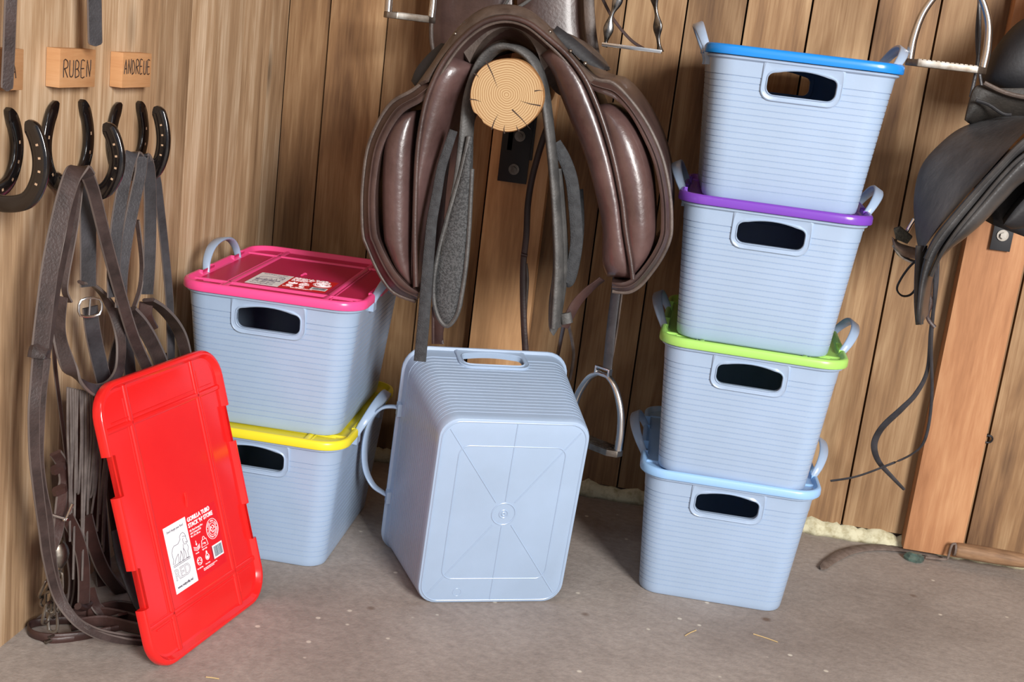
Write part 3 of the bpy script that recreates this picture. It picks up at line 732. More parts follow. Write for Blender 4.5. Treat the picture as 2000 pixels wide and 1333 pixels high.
strap([(330, 690), (318, 790), (300, 900), (270, 1020)], X2-.05, 22, DLEA, ha, 'headstrap', .0035)

# strap ends hanging in from above
t = thing('hanging_strap', at(20, 178, X=LX+.05), 'brown leather strap end hanging over the leftmost name block', 'strap', 'strap ends hanging in from above')
strap([(24, -60), (20, 20), (17, 100), (13, 178)], [LX+.05, LX+.05, LX+.047, LX+.045], 20, STRAPB, t, 'strap', .004, tip=.06)
t = thing('hanging_strap', at(185, 88, X=LX+.05), 'grey-black leather strap end hanging just above the RUBEN block', 'strap', 'strap ends hanging in from above')
strap([(181, -60), (184, 0), (185, 50), (186, 90)], LX+.05, 27, STRAPG, t, 'strap', .004, tip=.10)

# ------------------------------------------------------------------ pile of tack and chain at the foot of the left wall
ct = thing('strap_with_chain', at(110, 1215, Z=.0), 'dark leather strap with buckle and steel chain in the left wall corner, touching the floor', 'lead strap')
XC = .325
strap([(108, 885), (120, 905), (126, 935), (121, 965), (117, 1000), (112, 1040), (100, 1070)], XC+.012, 22, DLEA, ct, 'strap', .005)
for (x, y) in ((114, 916), (117, 958)): strap([(x-2, y-5), (x+1, y+5)], XC+.012, 27, DLEA, ct, 'keeper', .010)
b = MB(); c0 = at(117, 1008, X=XC+.022)
b.tube([c0+Vector((-.016, -.012, .006)), c0+Vector((.006, .006, -.006)), c0+Vector((.014, .010, .018))], .0026, n=8, smooth=0)
b.tube([c0+Vector((-.016, -.012, .0055)), c0+Vector((-.018, -.014, .0062))], .0045, n=8, smooth=0)
b.tube([c0+Vector((.006, .006, -.0055)), c0+Vector((.0065, .0062, -.0078))], .0045, n=8, smooth=0)
b.build('buckle', STEEL, ct)
strap([(131, 1010), (148, 1045), (160, 1085), (164, 1130), (163, 1180)], XC+.02, 25, DLEA, ct, 'strap', .004)
strap([(152, 1185), (164, 1188), (176, 1180)], XC+.02, 14, DLEA, ct, 'keeper', .010)
strap([(176, 1150), (188, 1185), (214, 1204), (240, 1200)], [XC+.01, XC+.03, XC+.05, XC+.08], 22, DLEA, ct, 'strap', .004)
b = MB(); P = [at(112, 1085, X=XC+.01), at(107, 1100, X=XC+.01)]
b.tube([at(108, 1060, X=XC+.01), at(112, 1082, X=XC+.012), at(106, 1108, X=XC+.012)], lambda t: .011+.006*math.sin(PI*t), n=12, smooth=5); b.build('swivel_snap', STEELD, ct)
def link(c, d, s_, L=.017, w=.0075, r=.0024):
    d = Vector(d).normalized(); s_ = Vector(s_); s_ = (s_-d*s_.dot(d)).normalized()
    b = MB(); n = 16; P = []
    for k in range(n):
        a = 2*PI*k/n; P.append(Vector(c)+d*(math.sin(a)*w+(L-w if math.sin(a) > 0 else -(L-w))*(1 if abs(math.sin(a)) > .2 else 0))+s_*math.cos(a)*w)
    b.tube(P, r, n=7, closed=True, smooth=2); return b
chain = [(112, 1118), (113, 1138), (108, 1158), (98, 1178), (92, 1198), (103, 1214)]
for i, p in enumerate(chain):
    c_ = at(*p, X=XC+.014); c_.z = max(c_.z, .014)
    link(c_, (.12*(-1)**i, .1, 1), ((1, 0, 0) if i % 2 else (.2, 1, 0))).build('chain_link', STEELD, ct)
for i, p in enumerate([(88, 1150), (92, 1170), (112, 1190)]):
    c_ = at(*p, X=XC+.004); c_.z = max(c_.z, .014)
    link(c_, (.3, .2, 1), ((1, 0, 0) if i % 2 else (.2, 1, 0)), L=.015).build('chain_link', STEELD, ct)
ft = thing('coiled_strap', at(120, 1235, Z=0), 'narrow black strap with a buckle lying looped on the floor by the left wall', 'strap')
L_ = [(210, 1215), (150, 1212), (90, 1214), (58, 1222), (62, 1238), (95, 1246), (150, 1243), (215, 1232)]
b = MB(); b.ribbon([at(x, y, Z=.008) for x, y in L_], .014, .004, wdir=(0, 0, 1)); b.build('strap', DLEA, ft, ang=60)
b = MB(); b.ribbon([at(x, y, Z=.004) for x, y in [(290, 1222), (230, 1228), (170, 1244), (100, 1252), (66, 1240)]], .012, .004, wdir=(0, 0, 1)); b.build('strap', DLEA, ft, ang=60)
b = MB(); b.tube([at(88, 1256, Z=.004), at(110, 1246, Z=.006)], .003, n=8, smooth=0); b.tube([at(96, 1246, Z=.012), at(112, 1238, Z=.013), at(112, 1246, Z=.004)], .002, n=8, smooth=0); b.build('buckle', STEELD, ft)
lt = thing('leather_strap', at(260, 1215, Z=0), 'wide dark strap curving down behind the leaning red lid', 'strap')
b = MB(); b.ribbon([at(228, 1035, X=.36), at(236, 1085, X=.37), at(250, 1130, X=.39), at(272, 1180, X=.42), at(300, 1215, X=.46)], .020, .004, wdir=WD); b.build('strap', STRAPG, lt, ang=60)

hp = thing('harness', at(200, 1190, Z=0), 'bundle of dark leather harness straps behind the fringe and the leaning red lid', 'harness')
for L, Xs, w in (([(150, 770), (148, 860), (152, 960), (160, 1060), (158, 1150), (150, 1195)], .315, 34), ([(182, 765), (186, 860), (190, 960), (196, 1050), (204, 1140), (214, 1195)], .312, 36), ([(212, 770), (216, 850), (222, 940), (232, 1030), (250, 1110), (268, 1170)], .318, 34), ([(236, 850), (240, 930), (252, 1010), (268, 1090), (290, 1160)], .335, 30),
    ([(168, 1010), (184, 1070), (206, 1120), (240, 1160), (280, 1180)], .35, 26), ([(126, 900), (130, 980), (138, 1060), (146, 1130), (140, 1190)], .305, 26)):
    strap(L, Xs, w, DLEA, hp, 'harness_strap', .005)
for L in ([(120, 1205), (180, 1196), (240, 1204), (300, 1222)], [(140, 1222), (200, 1214), (260, 1226), (310, 1236)], [(170, 1200), (230, 1184), (290, 1196)]):
    b = MB(); b.ribbon([at(x, y, Z=.011) for x, y in L], .020, .005, wdir=(0, 0, 1)); b.build('harness_strap', DLEA, hp, ang=40)
b = MB(); c_ = at(226, 1064, X=.345); b.cyl(c_, c_+Vector((.010, -.006, 0)), .006, 12); b.build('stud', STEEL, hp)

# ------------------------------------------------------------------ saddle rack log with bracket
LC = Vector((.864, -.62, .882))
def rack_log(cx, cz, y0, label, pbx, seed):
    t = thing('saddle_rack', (cx, PY, cz), label, 'saddle rack', 'log saddle racks on the posts')
    b = MB(); n = 64; R0 = .0605; rings = []
    def rad(k): 
        a = 2*PI*k/n; r_ = R0*(1+.018*math.sin(2*a+1+seed)+.012*math.sin(5*a+2)); 
        if seed == 0 and 3.75 < (a % (2*PI)) < 4.05: r_ *= .955
        return a, r_
    for x, y, s_ in ((pbx, PY-.012, 1), (cx, y0+.004, 1), (cx, y0, .975)):
        rings.append([Vector((x+rad(k)[1]*s_*math.cos(rad(k)[0]), y, cz+rad(k)[1]*s_*math.sin(rad(k)[0]))) for k in range(n)])
    b.loft(rings, cap=False); b.cm = 1
    b.add(rings[-1], [tuple(range(n))])
    b.build('log', [LOGS, LOGE], t, ang=30)
    b = MB()
    b.box((pbx-.010, PY-.006, cz-.150), (pbx+.030, PY-.0005, cz+.02)); b.box((pbx-.026, PY-.010, cz-.135), (pbx-.014, PY-.0005, cz-.05))
    b.box((pbx-.026, PY-.16, cz-.0675), (pbx+.026, PY-.004, cz-.0612))
    b.build('bracket', BRK, t, bevel=.001, ang=30)
    return t
def log_mats():
    M = bpy.data.materials.new('log_end_grain'); M.use_nodes = True; N = M.node_tree.nodes; L = M.node_tree.links
    p = N['Principled BSDF']; p.inputs['Roughness'].default_value = .65; p.inputs['Specular IOR Level'].default_value = .25
    tc = N.new('ShaderNodeTexCoord'); sub = N.new('ShaderNodeVectorMath'); sub.operation = 'MULTIPLY'; sub.inputs[1].default_value = (1, 0, 1)
    L.new(tc.outputs['Object'], sub.inputs[0])
    nz = N.new('ShaderNodeTexNoise'); nz.inputs['Scale'].default_value = 26; nz.inputs['Detail'].default_value = 3; L.new(sub.outputs[0], nz.inputs['Vector'])
    ln = N.new('ShaderNodeVectorMath'); ln.operation = 'LENGTH'; L.new(sub.outputs[0], ln.inputs[0])
    ma = N.new('ShaderNodeMath'); ma.operation = 'MULTIPLY_ADD'; ma.inputs[1].default_value = .010; L.new(nz.outputs[0], ma.inputs[0]); L.new(ln.outputs['Value'], ma.inputs[2])
    mu = N.new('ShaderNodeMath'); mu.operation = 'MULTIPLY'; mu.inputs[1].default_value = 2*PI*270; L.new(ma.outputs[0], mu.inputs[0])
    si = N.new('ShaderNodeMath'); si.operation = 'SINE'; L.new(mu.outputs[0], si.inputs[0])
    r = N.new('ShaderNodeValToRGB'); e = r.color_ramp.elements; e[0].position = 0; e[0].color = col((188, 162, 124)); e[1].position = 1; e[1].color = col((146, 114, 78)); x = e.new(.6); x.color = col((180, 150, 110))
    mr = N.new('ShaderNodeMapRange'); mr.inputs['From Min'].default_value = -1; L.new(si.outputs[0], mr.inputs['Value']); L.new(mr.outputs[0], r.inputs[0])
    # grubby outer ring
    o2 = N.new('ShaderNodeMapRange'); o2.inputs['From Min'].default_value = .050; o2.inputs['From Max'].default_value = .070; o2.inputs['To Max'].default_value = .35; L.new(ma.outputs[0], o2.inputs['Value'])
    mx = N.new('ShaderNodeMix'); mx.data_type = 'RGBA'; L.new(o2.outputs[0], mx.inputs[0]); L.new(r.outputs[0], mx.inputs[6]); mx.inputs[7].default_value = col((150, 104, 60))
    L.new(mx.outputs[2], p.inputs['Base Color']); return M
LOGE = log_mats(); LOGS = wood('log_side', (110, 76, 46), (150, 108, 68), (176, 134, 90), knots=False, gx=60, gy=3, gz=60)
t = rack_log(LC.x, LC.z, LC.y, 'round log saddle rack with a pale ringed end, under the brown saddle', .812, 0)
# drying cracks in the end of the log
CR = [((-.040, .050), (-.016, .010)), ((-.060, -.014), (-.040, -.016)), ((-.058, .028), (-.048, .022)), ((.012, -.022), (.046, -.050)), ((.058, -.010), (.022, -.006)), ((-.018, -.058), (-.010, -.032)), ((.004, -.062), (.003, -.048)), ((.028, -.055), (.022, -.046)), ((.045, .012), (.060, .014))]
for (x0, z0), (x1, z1) in CR:
    P, Q = Vector((LC.x+x0, LC.y-.0004, LC.z+z0)), Vector((LC.x+x1, LC.y-.0004, LC.z+z1)); d = (Q-P).normalized(); s_ = Vector((-d.z, 0, d.x))
    w0 = .0011; wig = s_*.0012
    b = MB(); b.prism([P-s_*w0, P.lerp(Q, .5)-s_*w0*.6+wig, Q, P.lerp(Q, .5)+s_*w0*.6+wig, P+s_*w0], (0, .003, 0)); b.build('drying_crack', PEN, t, ang=20)
def bolt(px, py, Y, par):
    b = MB(); c = at(px, py, Y=Y)
    b.cyl(c, c+Vector((0, -.003, 0)), .0115, 20); b.cyl(c+Vector((0, -.003, 0)), c+Vector((0, -.009, 0)), .0065, 6); b.build('bolt', STEELD, par, ang=30)
b = MB(); b.box((at(982, 260, Y=PY-.008).x, PY-.010, at(1003, 357, Y=PY-.008).z), (at(1040, 260, Y=PY-.008).x, PY-.0065, at(1010, 230, Y=PY-.008).z)); b.build('bracket_plate', BRK, t, bevel=.0008)
bolt(1016, 266, PY-.010, t); bolt(1004, 331, PY-.010, t)
rc = Vector((at(1960, 460, Y=PY).x-.002, 0, .882))
t2 = rack_log(rc.x+.04, rc.z, -.50, 'round log saddle rack inside the black saddle at the right edge', rc.x, 1.7)
b = MB(); p0 = at(1932, 487, Y=PY-.008); p1 = at(1985, 430, Y=PY-.008); b.box((p0.x, PY-.010, p0.z), (p1.x, PY-.0065, p1.z+.03)); b.build('bracket_plate', BRK, t2, bevel=.0008)
bolt(1958, 460, PY-.010, t2)

# ------------------------------------------------------------------ brown saddle
YF = -.60
sd = thing('riding_saddle', (LC.x, -.42, .94), 'brown leather riding saddle seen from the front, sitting on the log rack', 'saddle')
# front edge arch of the saddle (pommel) : outer leather and gullet
TOP = [(807, 174), (840, 128), (870, 84), (905, 42), (945, 15), (988, 8), (1030, 17), (1066, 45), (1105, 92), (1140, 130), (1172, 158)]
PIP = [(838, 160), (856, 128), (884, 92), (918, 62), (950, 38), (986, 31), (1022, 38), (1058, 63), (1096, 96), (1124, 128), (1150, 160)]
GUL = [(868, 214), (884, 178), (908, 138), (935, 106), (962, 84), (988, 76), (1016, 84), (1044, 104), (1072, 134), (1092, 168), (1106, 210)]
b = MB(); b.strip(P2(TOP, -.57), P2(PIP, YF), n=48, mm=8, bulge=.010, depth=.05, ta=.03); b.build('pommel', WORN, sd, ang=50)
b = MB(); b.strip(P2(PIP, YF+.006), P2(GUL, YF+.07), n=48, mm=8, bulge=.0, depth=.012, ta=.0)
b.build('gullet_lining', LEATH, sd, ang=50)
# seat: from the pommel back to the cantle
b = MB(); rows = []
for k in range(16):
    t_ = k/15; y = -.565+.36*t_; half = .085+.075*t_; zc = 1.004-.040*math.sin(PI*min(t_*1.2, 1))+.0*t_
    rows.append([Vector((LC.x-.015+half*math.sin(a), y, zc-.11*(1-math.cos(a))*(.9+.1*t_)-(0))) for a in [(-1.15+2.3*i/16) for i in range(17)]]+[Vector((LC.x-.015+half*.8*math.sin(a), y, zc-.014-.11*(1-math.cos(a)))) for a in [(1.15-2.3*i/16) for i in range(17)]])
b.loft(rows); b.build('seat', WORN, sd, ang=60)
# flaps
LFo = [(838, 150), (807, 176), (766, 200), (738, 241), (718, 293), (709, 362), (707.6, 414), (710, 460), (717, 480), (731, 514), (749, 548), (771, 573), (812, 589)]
LFi = [(852, 176), (822, 200), (788, 220), (762, 256), (744, 300), (734, 364), (733, 414), (736, 456), (742, 474), (755, 502), (773, 532), (795, 556), (818, 572)]
RFo = [(1120, 118), (1150, 148), (1170, 157), (1198, 163), (1232, 197), (1267, 248), (1294, 311), (1308, 380), (1311, 440), (1307, 470), (1292, 503), (1270, 535), (1249, 559), (1226, 571), (1196, 569)]
RFi = [(1130, 150), (1158, 176), (1180, 184), (1204, 196), (1229, 222), (1254, 266), (1277, 320), (1289, 382), (1291, 436), (1288, 464), (1275, 493), (1256, 521), (1237, 542), (1218, 552), (1195, 552)]
for o_, i_ in ((LFo, LFi), (RFo, RFi)):
    b = MB(); b.strip(P2(o_, YF+.02), P2(i_, YF), n=56, mm=7, bulge=.006, depth=.30, ta=.02, back=.35, ddir=(0, 1, .05)); f_ = b.build('flap', LEATH, sd, ang=55)
    b = MB(); b.tube(P2([(x*.5+u*.5, y*.5+v*.5) for (x, y), (u, v) in zip(o_, i_)], YF-.001), .0014, n=6, smooth=4); b.build('stitched_piping', LEATH, f_)
    b = MB(); b.tube(P2(o_, YF+.018), .0036, n=8, smooth=4); b.build('rolled_edge', WORN, f_)
# thigh pads on the flap
LP_o = [(810, 216), (784, 224), (762, 250), (750, 293), (747, 380), (750, 460), (757, 484), (774, 523), (795, 550), (806, 562)]
LP_i = [(813, 218), (811, 240), (809, 270), (807, 300), (805, 380), (804, 450), (804, 490), (806, 520), (808, 545), (809, 560)]
RP_o = [(1164, 206), (1196, 204), (1232, 235), (1259, 283), (1276, 345), (1281, 414), (1281, 460), (1270, 496), (1250, 525), (1236, 541)]
RP_i = [(1166, 214), (1174, 236), (1186, 280), (1197, 328), (1208, 380), (1215, 420), (1220, 470), (1228, 505), (1233, 525), (1235, 540)]
for o_, i_, bg in ((LP_o, LP_i, .030), (RP_o, RP_i, .034)):
    b = MB(); b.strip(P2(o_, YF+.022), P2(i_, YF+.018), n=44, mm=13, bulge=bg, depth=.22, ta=.35, back=.7); b.build('knee_pad', PAD, sd, ang=60)
# stuffed panels
LN_o = [(874, 108), (846, 152), (828, 207), (817, 276), (812, 345), (808, 420), (807, 480), (808, 540), (811, 575)]
LN_i = [(926, 128), (893, 190), (873, 250), (852, 320), (834, 385), (822, 445), (816, 500), (815, 545), (814, 577)]
RN_o = [(1086, 84), (1110, 110), (1140, 150), (1160, 194), (1178, 243), (1198, 312), (1214, 390), (1221, 450), (1230, 510), (1236, 546)]
RN_i = [(1056, 108), (1080, 145), (1098, 195), (1116, 240), (1137, 290), (1152, 338), (1167, 397), (1176, 450), (1176, 510), (1186, 540)]
for o_, i_ in ((LN_o, LN_i), (RN_o, RN_i)):
    b = MB(); b.strip(P2(o_, YF+.012), P2(i_, YF+.03), n=56, mm=13, bulge=.026, depth=.28, ta=.12, back=.8); b.build('panel', PAD, sd, ang=60)
# piping that runs over the arch and down both sides
b = MB(); b.tube(P2([(812, 560), (810, 460), (813, 345), (818, 276), (830, 207), (846, 160), (868, 118), (900, 78), (940, 46), (986, 34), (1030, 44), (1070, 74), (1108, 108), (1140, 150), (1161, 194), (1179, 243), (1199, 312), (1215, 392), (1222, 450), (1232, 512), (1236, 545)], YF-.006), .0046, n=10, smooth=5); b.build('piping', LEATH, sd)
b = MB(); b.tube(P2([(845, 175), (872, 128), (905, 84), (945, 53), (986, 42), (1028, 52), (1068, 84), (1104, 120), (1132, 160)], YF-.002), .0028, n=8, smooth=5); b.build('piping', WORN, sd)
# skirts sticking out either side
b = MB(); b.strip(P2([(862, 84), (838, 104), (814, 132), (803, 158)], -.55), P2([(882, 92), (860, 112), (834, 146), (810, 168)], -.56), n=20, mm=5, bulge=.003, depth=.10, ta=.1); b.build('skirt', BLKM, sd)
b = MB(); b.strip(P2([(1088, 50), (1118, 72), (1150, 99), (1182, 129)], -.55), P2([(1076, 66), (1106, 92), (1142, 122), (1180, 137)], -.56), n=20, mm=5, bulge=.003, depth=.10, ta=.1); b.build('skirt', BLKM, sd)
def sph(c, r, name, mt, par, n=10):
    b = MB(); rings = []
    for i in range(1, n):
        a = PI*i/n; rings.append([Vector(c)+Vector((r*math.sin(a)*math.cos(2*PI*k/14), r*math.sin(a)*math.sin(2*PI*k/14), r*math.cos(a))) for k in range(14)])
    b.loft(rings); return b.build(name, mt, par, ang=80)
for x, y in ((889, 66), (1074, 62), (1114, 100), (1143, 124)): sph(at(x, y, Y=YF+.012), .0034, 'stud', STEELD, sd)
# girth draped over the log, padded ends
g = thing('girth', (LC.x, -.56, LC.z+.06), 'grey padded girth draped over the log inside the brown saddle', 'girth')
b = MB()
Lg = [(880, 600), (884, 520), (893, 430), (903, 350), (911, 260), (918, 190), (938, 130), (962, 100), (990, 91), (1020, 100), (1045, 125), (1060, 165), (1069, 220), (1080, 320), (1088, 420), (1092, 520), (1086, 640)]
wd = [Vector((.75, .66, 0))]*2+[Vector((.6, .8, 0))]+[Vector((.25, .95, 0))]*11+[Vector((.35, .9, 0))]*3
b.ribbon(P2(Lg, -.575), lambda t: .030+.022*math.exp(-((t-.06)/.11)**2), .0105, wdir=wd, smooth=6); b.build('girth_strap', RUB, g, ang=55)
b = MB(); Lp = [(896, 400), (886, 470), (882, 540), (878, 612), (876, 632)]
b.strip(P2([(916, 268), (902, 330), (886, 385), (868, 450), (852, 520), (848, 580), (858, 620), (874, 636)], -.588), P2([(922, 268), (921, 330), (918, 390), (915, 450), (909, 520), (900, 580), (891, 615), (878, 636)], -.588), n=40, mm=9, bulge=.008, depth=.012, ta=.2); b.build('padded_end', mat('mesh_padding', (46, 48, 50), .6, c2=(76, 78, 80), scale=300, bump=.8, bscale=700, lo=.45, hi=.55), g, ang=55)
b = MB(); b.tube(P2([(916, 266), (902, 330), (886, 385), (867, 450), (851, 520), (847, 580), (857, 621), (874, 637), (892, 616), (901, 580), (910, 520), (916, 450), (919, 390), (922, 330)], -.590), .004, n=8, smooth=4); b.build('edge_binding', RUB, g)
b = MB(); b.strip(P2([(1076, 330), (1078, 430), (1080, 520), (1072, 590), (1072, 640), (1080, 656)], -.57), P2([(1096, 330), (1104, 430), (1108, 520), (1100, 590), (1090, 640), (1082, 656)], -.56), n=30, mm=7, bulge=.008, depth=.02, ta=.2); b.build('padded_end', RUB, g, ang=55)
def wb(L, Y, w, mt, par, name='billet', th=.003, wdir=(1, .15, 0), tip=False):
    b = MB(); b.ribbon(P2(L, Y), (lambda t: w(t)*.00083) if callable(w) else w*.00083, th, wdir=wdir, tip=tip); return b.build(name, mt, par, ang=55)
wb([(886, 255), (875, 288), (862, 330), (853, 380), (844, 430), (840, 470), (834, 540), (828, 620), (820, 706)], YF-.006, lambda t: 17+9*t, WEB, sd, 'webbing_billet')
wb([(872, 290), (862, 370), (856, 450), (850, 540), (856, 620), (856, 672)], [-.5, -.5, -.48, -.46, -.43, -.42], 22, DLEA, sd, 'webbing_billet')
wb([(1084, 280), (1102, 310), (1116, 350), (1122, 400), (1126, 470), (1118, 520), (1106, 552)], -.555, 26, WEB, sd, 'webbing_billet')
wb([(1128, 370), (1130, 440), (1124, 500), (1112, 548), (1098, 552)], -.53, 24, WEB, sd, 'webbing_billet')
wb([(1176, 545), (1150, 566), (1126, 592), (1110, 622), (1102, 640)], -.56, lambda t: 30-10*t, DLEA, sd, 'strap', wdir=(.7, .3, .5))
wb([(1104, 612), (1108, 632)], -.568, 24, RUB, sd, 'keeper', .010)
wb([(1102, 630), (1094, 670), (1088, 700)], [-.55, -.42, -.31], 9, DLEA, sd, 'strap'); wb([(1110, 632), (1118, 670), (1120, 700), (1113, 742)], [-.55, -.45, -.36, -.31], 7, WORN, sd, 'strap')
wb([(846, 600), (846, 640), (846, 672)], -.43, 7, DLEA, sd, 'strap')
wb([(866, 630), (862, 655), (864, 672)], -.42, 8, STRAPB, sd, 'strap')
# strap hanging in front of the post
hs = thing('hanging_strap', at(1025, 480, Y=-.25), 'narrow dark leather strap hanging in front of the pale post, behind the tipped tub', 'strap')
wb([(1076, 230), (1058, 280), (1040, 345), (1031, 400), (1028, 460), (1022, 520), (1022, 600), (1026, 690)], -.27, 15, DLEA, hs, 'strap')
wb([(1018, 497), (1030, 500)], -.272, 8, DLEA, hs, 'keeper', .006, wdir=(0, 0, 1)); wb([(1027, 515), (1030, 550), (1026, 620), (1030, 690)], -.262, 8, WORN, hs, 'strap')

# ------------------------------------------------------------------ stirrups
def stirrup(loc, rz, label, w=.122, h=.135, parent=None, tread=STEELD, wavy=False, Tilt=0):
    t = thing('stirrup_iron', loc, label, 'stirrup', 'steel stirrup irons')
    R = Matrix.Translation(loc) @ Matrix.Rotation(rz, 4, 'Z') @ Matrix.Rotation(Tilt, 4, 'Y')
    ctl = [(-.50, 0), (-.50, .25), (-.44, .55), (-.28, .82), (-.11, .94), (0, .95), (.11, .94), (.28, .82), (.44, .55), (.50, .25), (.50, 0)]
    P = [R @ Vector((u*w, 0, v*h+.012)) for u, v in ctl]
    b = MB()
    if wavy:
        b.ribbon(P, lambda t_: .015+.010*abs(math.cos(t_*16)), .006, wdir=R.to_3x3() @ Vector((0, 1, 0)), smooth=8)
    else: b.tube(P, lambda t_: .0050+.0026*min(1, abs(t_-.5)*2.2), n=10, smooth=6)
    b.build('arch', STEEL, t, ang=60)
    b = MB(); hw = .019
    b.box((-.016, -.005, h*.94+.010), (.016, .005, h*.94+.013), R); b.box((-.016, -.005, h*.94+.023), (.016, .005, h*.94+.027), R)
    b.box((-.0175, -.005, h*.94+.010), (-.0135, .005, h*.94+.027), R); b.box((.0135, -.005, h*.94+.010), (.0175, .005, h*.94+.027), R)
    b.build('eye', STEEL, t, bevel=.001)
    b = MB(); poly = [(-w/2-.006, -.008), (-w/2+.012, -hw), (w/2-.012, -hw), (w/2+.006, -.008), (w/2+.006, .008), (w/2-.012, hw), (-w/2+.012, hw), (-w/2-.006, .008)]
    b.loft([[R @ Vector((x, y, z)) for x, y in poly] for z in (0, .012)]); b.build('tread', STEELD, t, bevel=.0015, ang=40)
    b = MB(); 
    for i in range(13):
        for k in range(4):
            x = -w/2+.016+(w-.032)*i/12; y = -hw+.007+(2*hw-.014)*k/3
            b.box((x-.0026, y-.0030, .012), (x+.0026, y+.0030, .0132), R)
    b.build('tread_grip', tread, t, ang=30)
    return t
sp = at(1184, 800, Y=-.42); eye = at(1184, 716, Y=-.45)
stirrup(Vector((eye.x-.004, -.45, eye.z-.156)), -.62, 'steel stirrup iron hanging beside the tipped tub, on a leather from the brown saddle', w=.118, h=.135)
sl = thing('stirrup_leather', at(1190, 640, Y=-.45), 'dark leather strap holding the stirrup iron below the right flap of the brown saddle', 'strap')
b = MB(); b.ribbon([at(x, y, Y=-.452) for x, y in [(1206, 540), (1202, 575), (1194, 638), (1186, 722)]], .019, .003, wdir=(.9, -.4, 0)); b.build('strap', STRAPG, sl, ang=55)
b = MB(); b.ribbon([at(x, y, Y=-.440) for x, y in [(1216, 540), (1212, 580), (1204, 640), (1196, 690), (1190, 712)]], .012, .003, wdir=(.5, -.9, 0)); b.build('strap', WORN, sl, ang=55)
# stirrups of the saddle above
t = thing('stirrup_iron', at(1240, 98, Y=-.2), 'steel stirrup iron with wavy sides hanging top middle, right of the dark flaps', 'stirrup', 'steel stirrup irons')
b = MB()
for L, ph in (([(1222, -70), (1216, -30), (1205, 5), (1193, 35), (1187, 65), (1181, 92)], 0), ([(1262, -70), (1274, -30), (1279, 5), (1284, 40), (1285, 70), (1289, 102)], 1)):
    b.ribbon(P2(L, -.2), lambda t_: .0135+.0065*math.cos(t_*17+ph), .006, wdir=(1, -.5 if ph else .1, 0), smooth=8)
b.tube(P2([(1222, -70), (1242, -95), (1262, -70)], -.2), .005, n=8)
b.build('arch', mat('dark_chrome', (150, 150, 150), .25, 1, c2=(60, 58, 56), scale=50), t, ang=50)
b = MB(); q0 = at(1176, 90, Y=-.2); q1 = at(1292, 105, Y=-.2); u_ = (q1-q0); zz_ = Vector((0, 0, .008))
b.loft([[q0+Vector((0, y, z)) for y, z in ((-.016, 0), (.016, 0), (.016, .007), (-.016, .007))], [q1+Vector((0, y, z)) for y, z in ((-.016, 0), (.016, 0), (.016, .007), (-.016, .007))]])
b.build('tread', STEEL, t, bevel=.001)
p0 = at(768, 22, Y=-.2); p1 = at(834, 34, Y=-.2)
stirrup(Vector(((p0.x+p1.x)/2, -.2, (p0.z+p1.z)/2-.012)), .62, 'steel stirrup iron cut by the top edge, left of the dark flaps', w=.092, h=.14)
p0 = at(1776, 118, Y=-.3); p1 = at(1921, 128, Y=-.3)
stirrup(Vector(((p0.x+p1.x)/2, -.3, (p0.z+p1.z)/2-.012)), .0, 'steel stirrup iron with an arched top hanging right of the tall stack', w=(p1.x-p0.x), h=.145)
t = thing('hanging_strap', at(1212, 30, Y=-.16), 'thin dark cord slanting behind the wavy-sided stirrup iron', 'strap')
b = MB(); b.ribbon([at(x, y, Y=-.16) for x, y in [(1166, -30), (1180, 4), (1200, 40), (1232, 78), (1262, 98)]], .006, .002, wdir=(.7, 0, .7)); b.build('strap', DLEA, t)
t = thing('stirrup_leather', at(1905, 60, Y=-.27), 'thin grey strap hanging behind the arched stirrup iron at upper right', 'strap')
wb([(1912, -40), (1913, 60), (1908, 130), (1896, 190)], -.27, 8, STRAPG, t, 'strap'); wb([(1918, -40), (1908, 60), (1912, 130), (1921, 190)], -.265, 7, STRAPG, t, 'strap')

# ------------------------------------------------------------------ upper saddle flaps behind the pommel
us = thing('riding_saddle', at(1000, 20, Y=-.14), 'dark brown saddle above, only the lower ends of its flaps showing at the top edge', 'saddle')
b = MB(); b.strip(P2([(900, -400), (862, -200), (845, 0), (841, 40), (846, 90), (856, 122), (890, 150)], -.12), P2([(1010, -400), (1002, -200), (1000, 0), (1000, 40), (998, 90), (990, 122), (960, 150)], -.14), n=24, mm=9, bulge=.014, depth=.03, ta=.15); b.build('flap', LEATH, us, ang=55)
b = MB(); b.strip(P2([(1014, -400), (1010, -200), (1010, 0), (1012, 40), (1020, 90), (1030, 130), (1060, 160)], -.14), P2([(1120, -400), (1138, -200), (1140, 0), (1140, 40), (1146, 90), (1152, 120), (1150, 150)], -.12), n=24, mm=9, bulge=.014, depth=.03, ta=.15); b.build('flap', LEATH, us, ang=55)
wb([(862, -200), (846, -40), (843, 30), (843, 80), (852, 130)], -.148, 11, WORN, us, 'edge_binding', .006)
wb([(1144, -200), (1150, -60), (1150, 0), (1154, 60), (1160, 100), (1164, 128)], -.155, 26, WORN, us, 'stirrup_leather', .004)
wb([(1050, -14), (1028, 4), (1012, 14)], -.17, 8, RUB, us, 'strap', .003, wdir=(.4, 0, .8)); wb([(1000, -14), (990, 4), (984, 14)], -.17, 7, RUB, us, 'strap', .003)

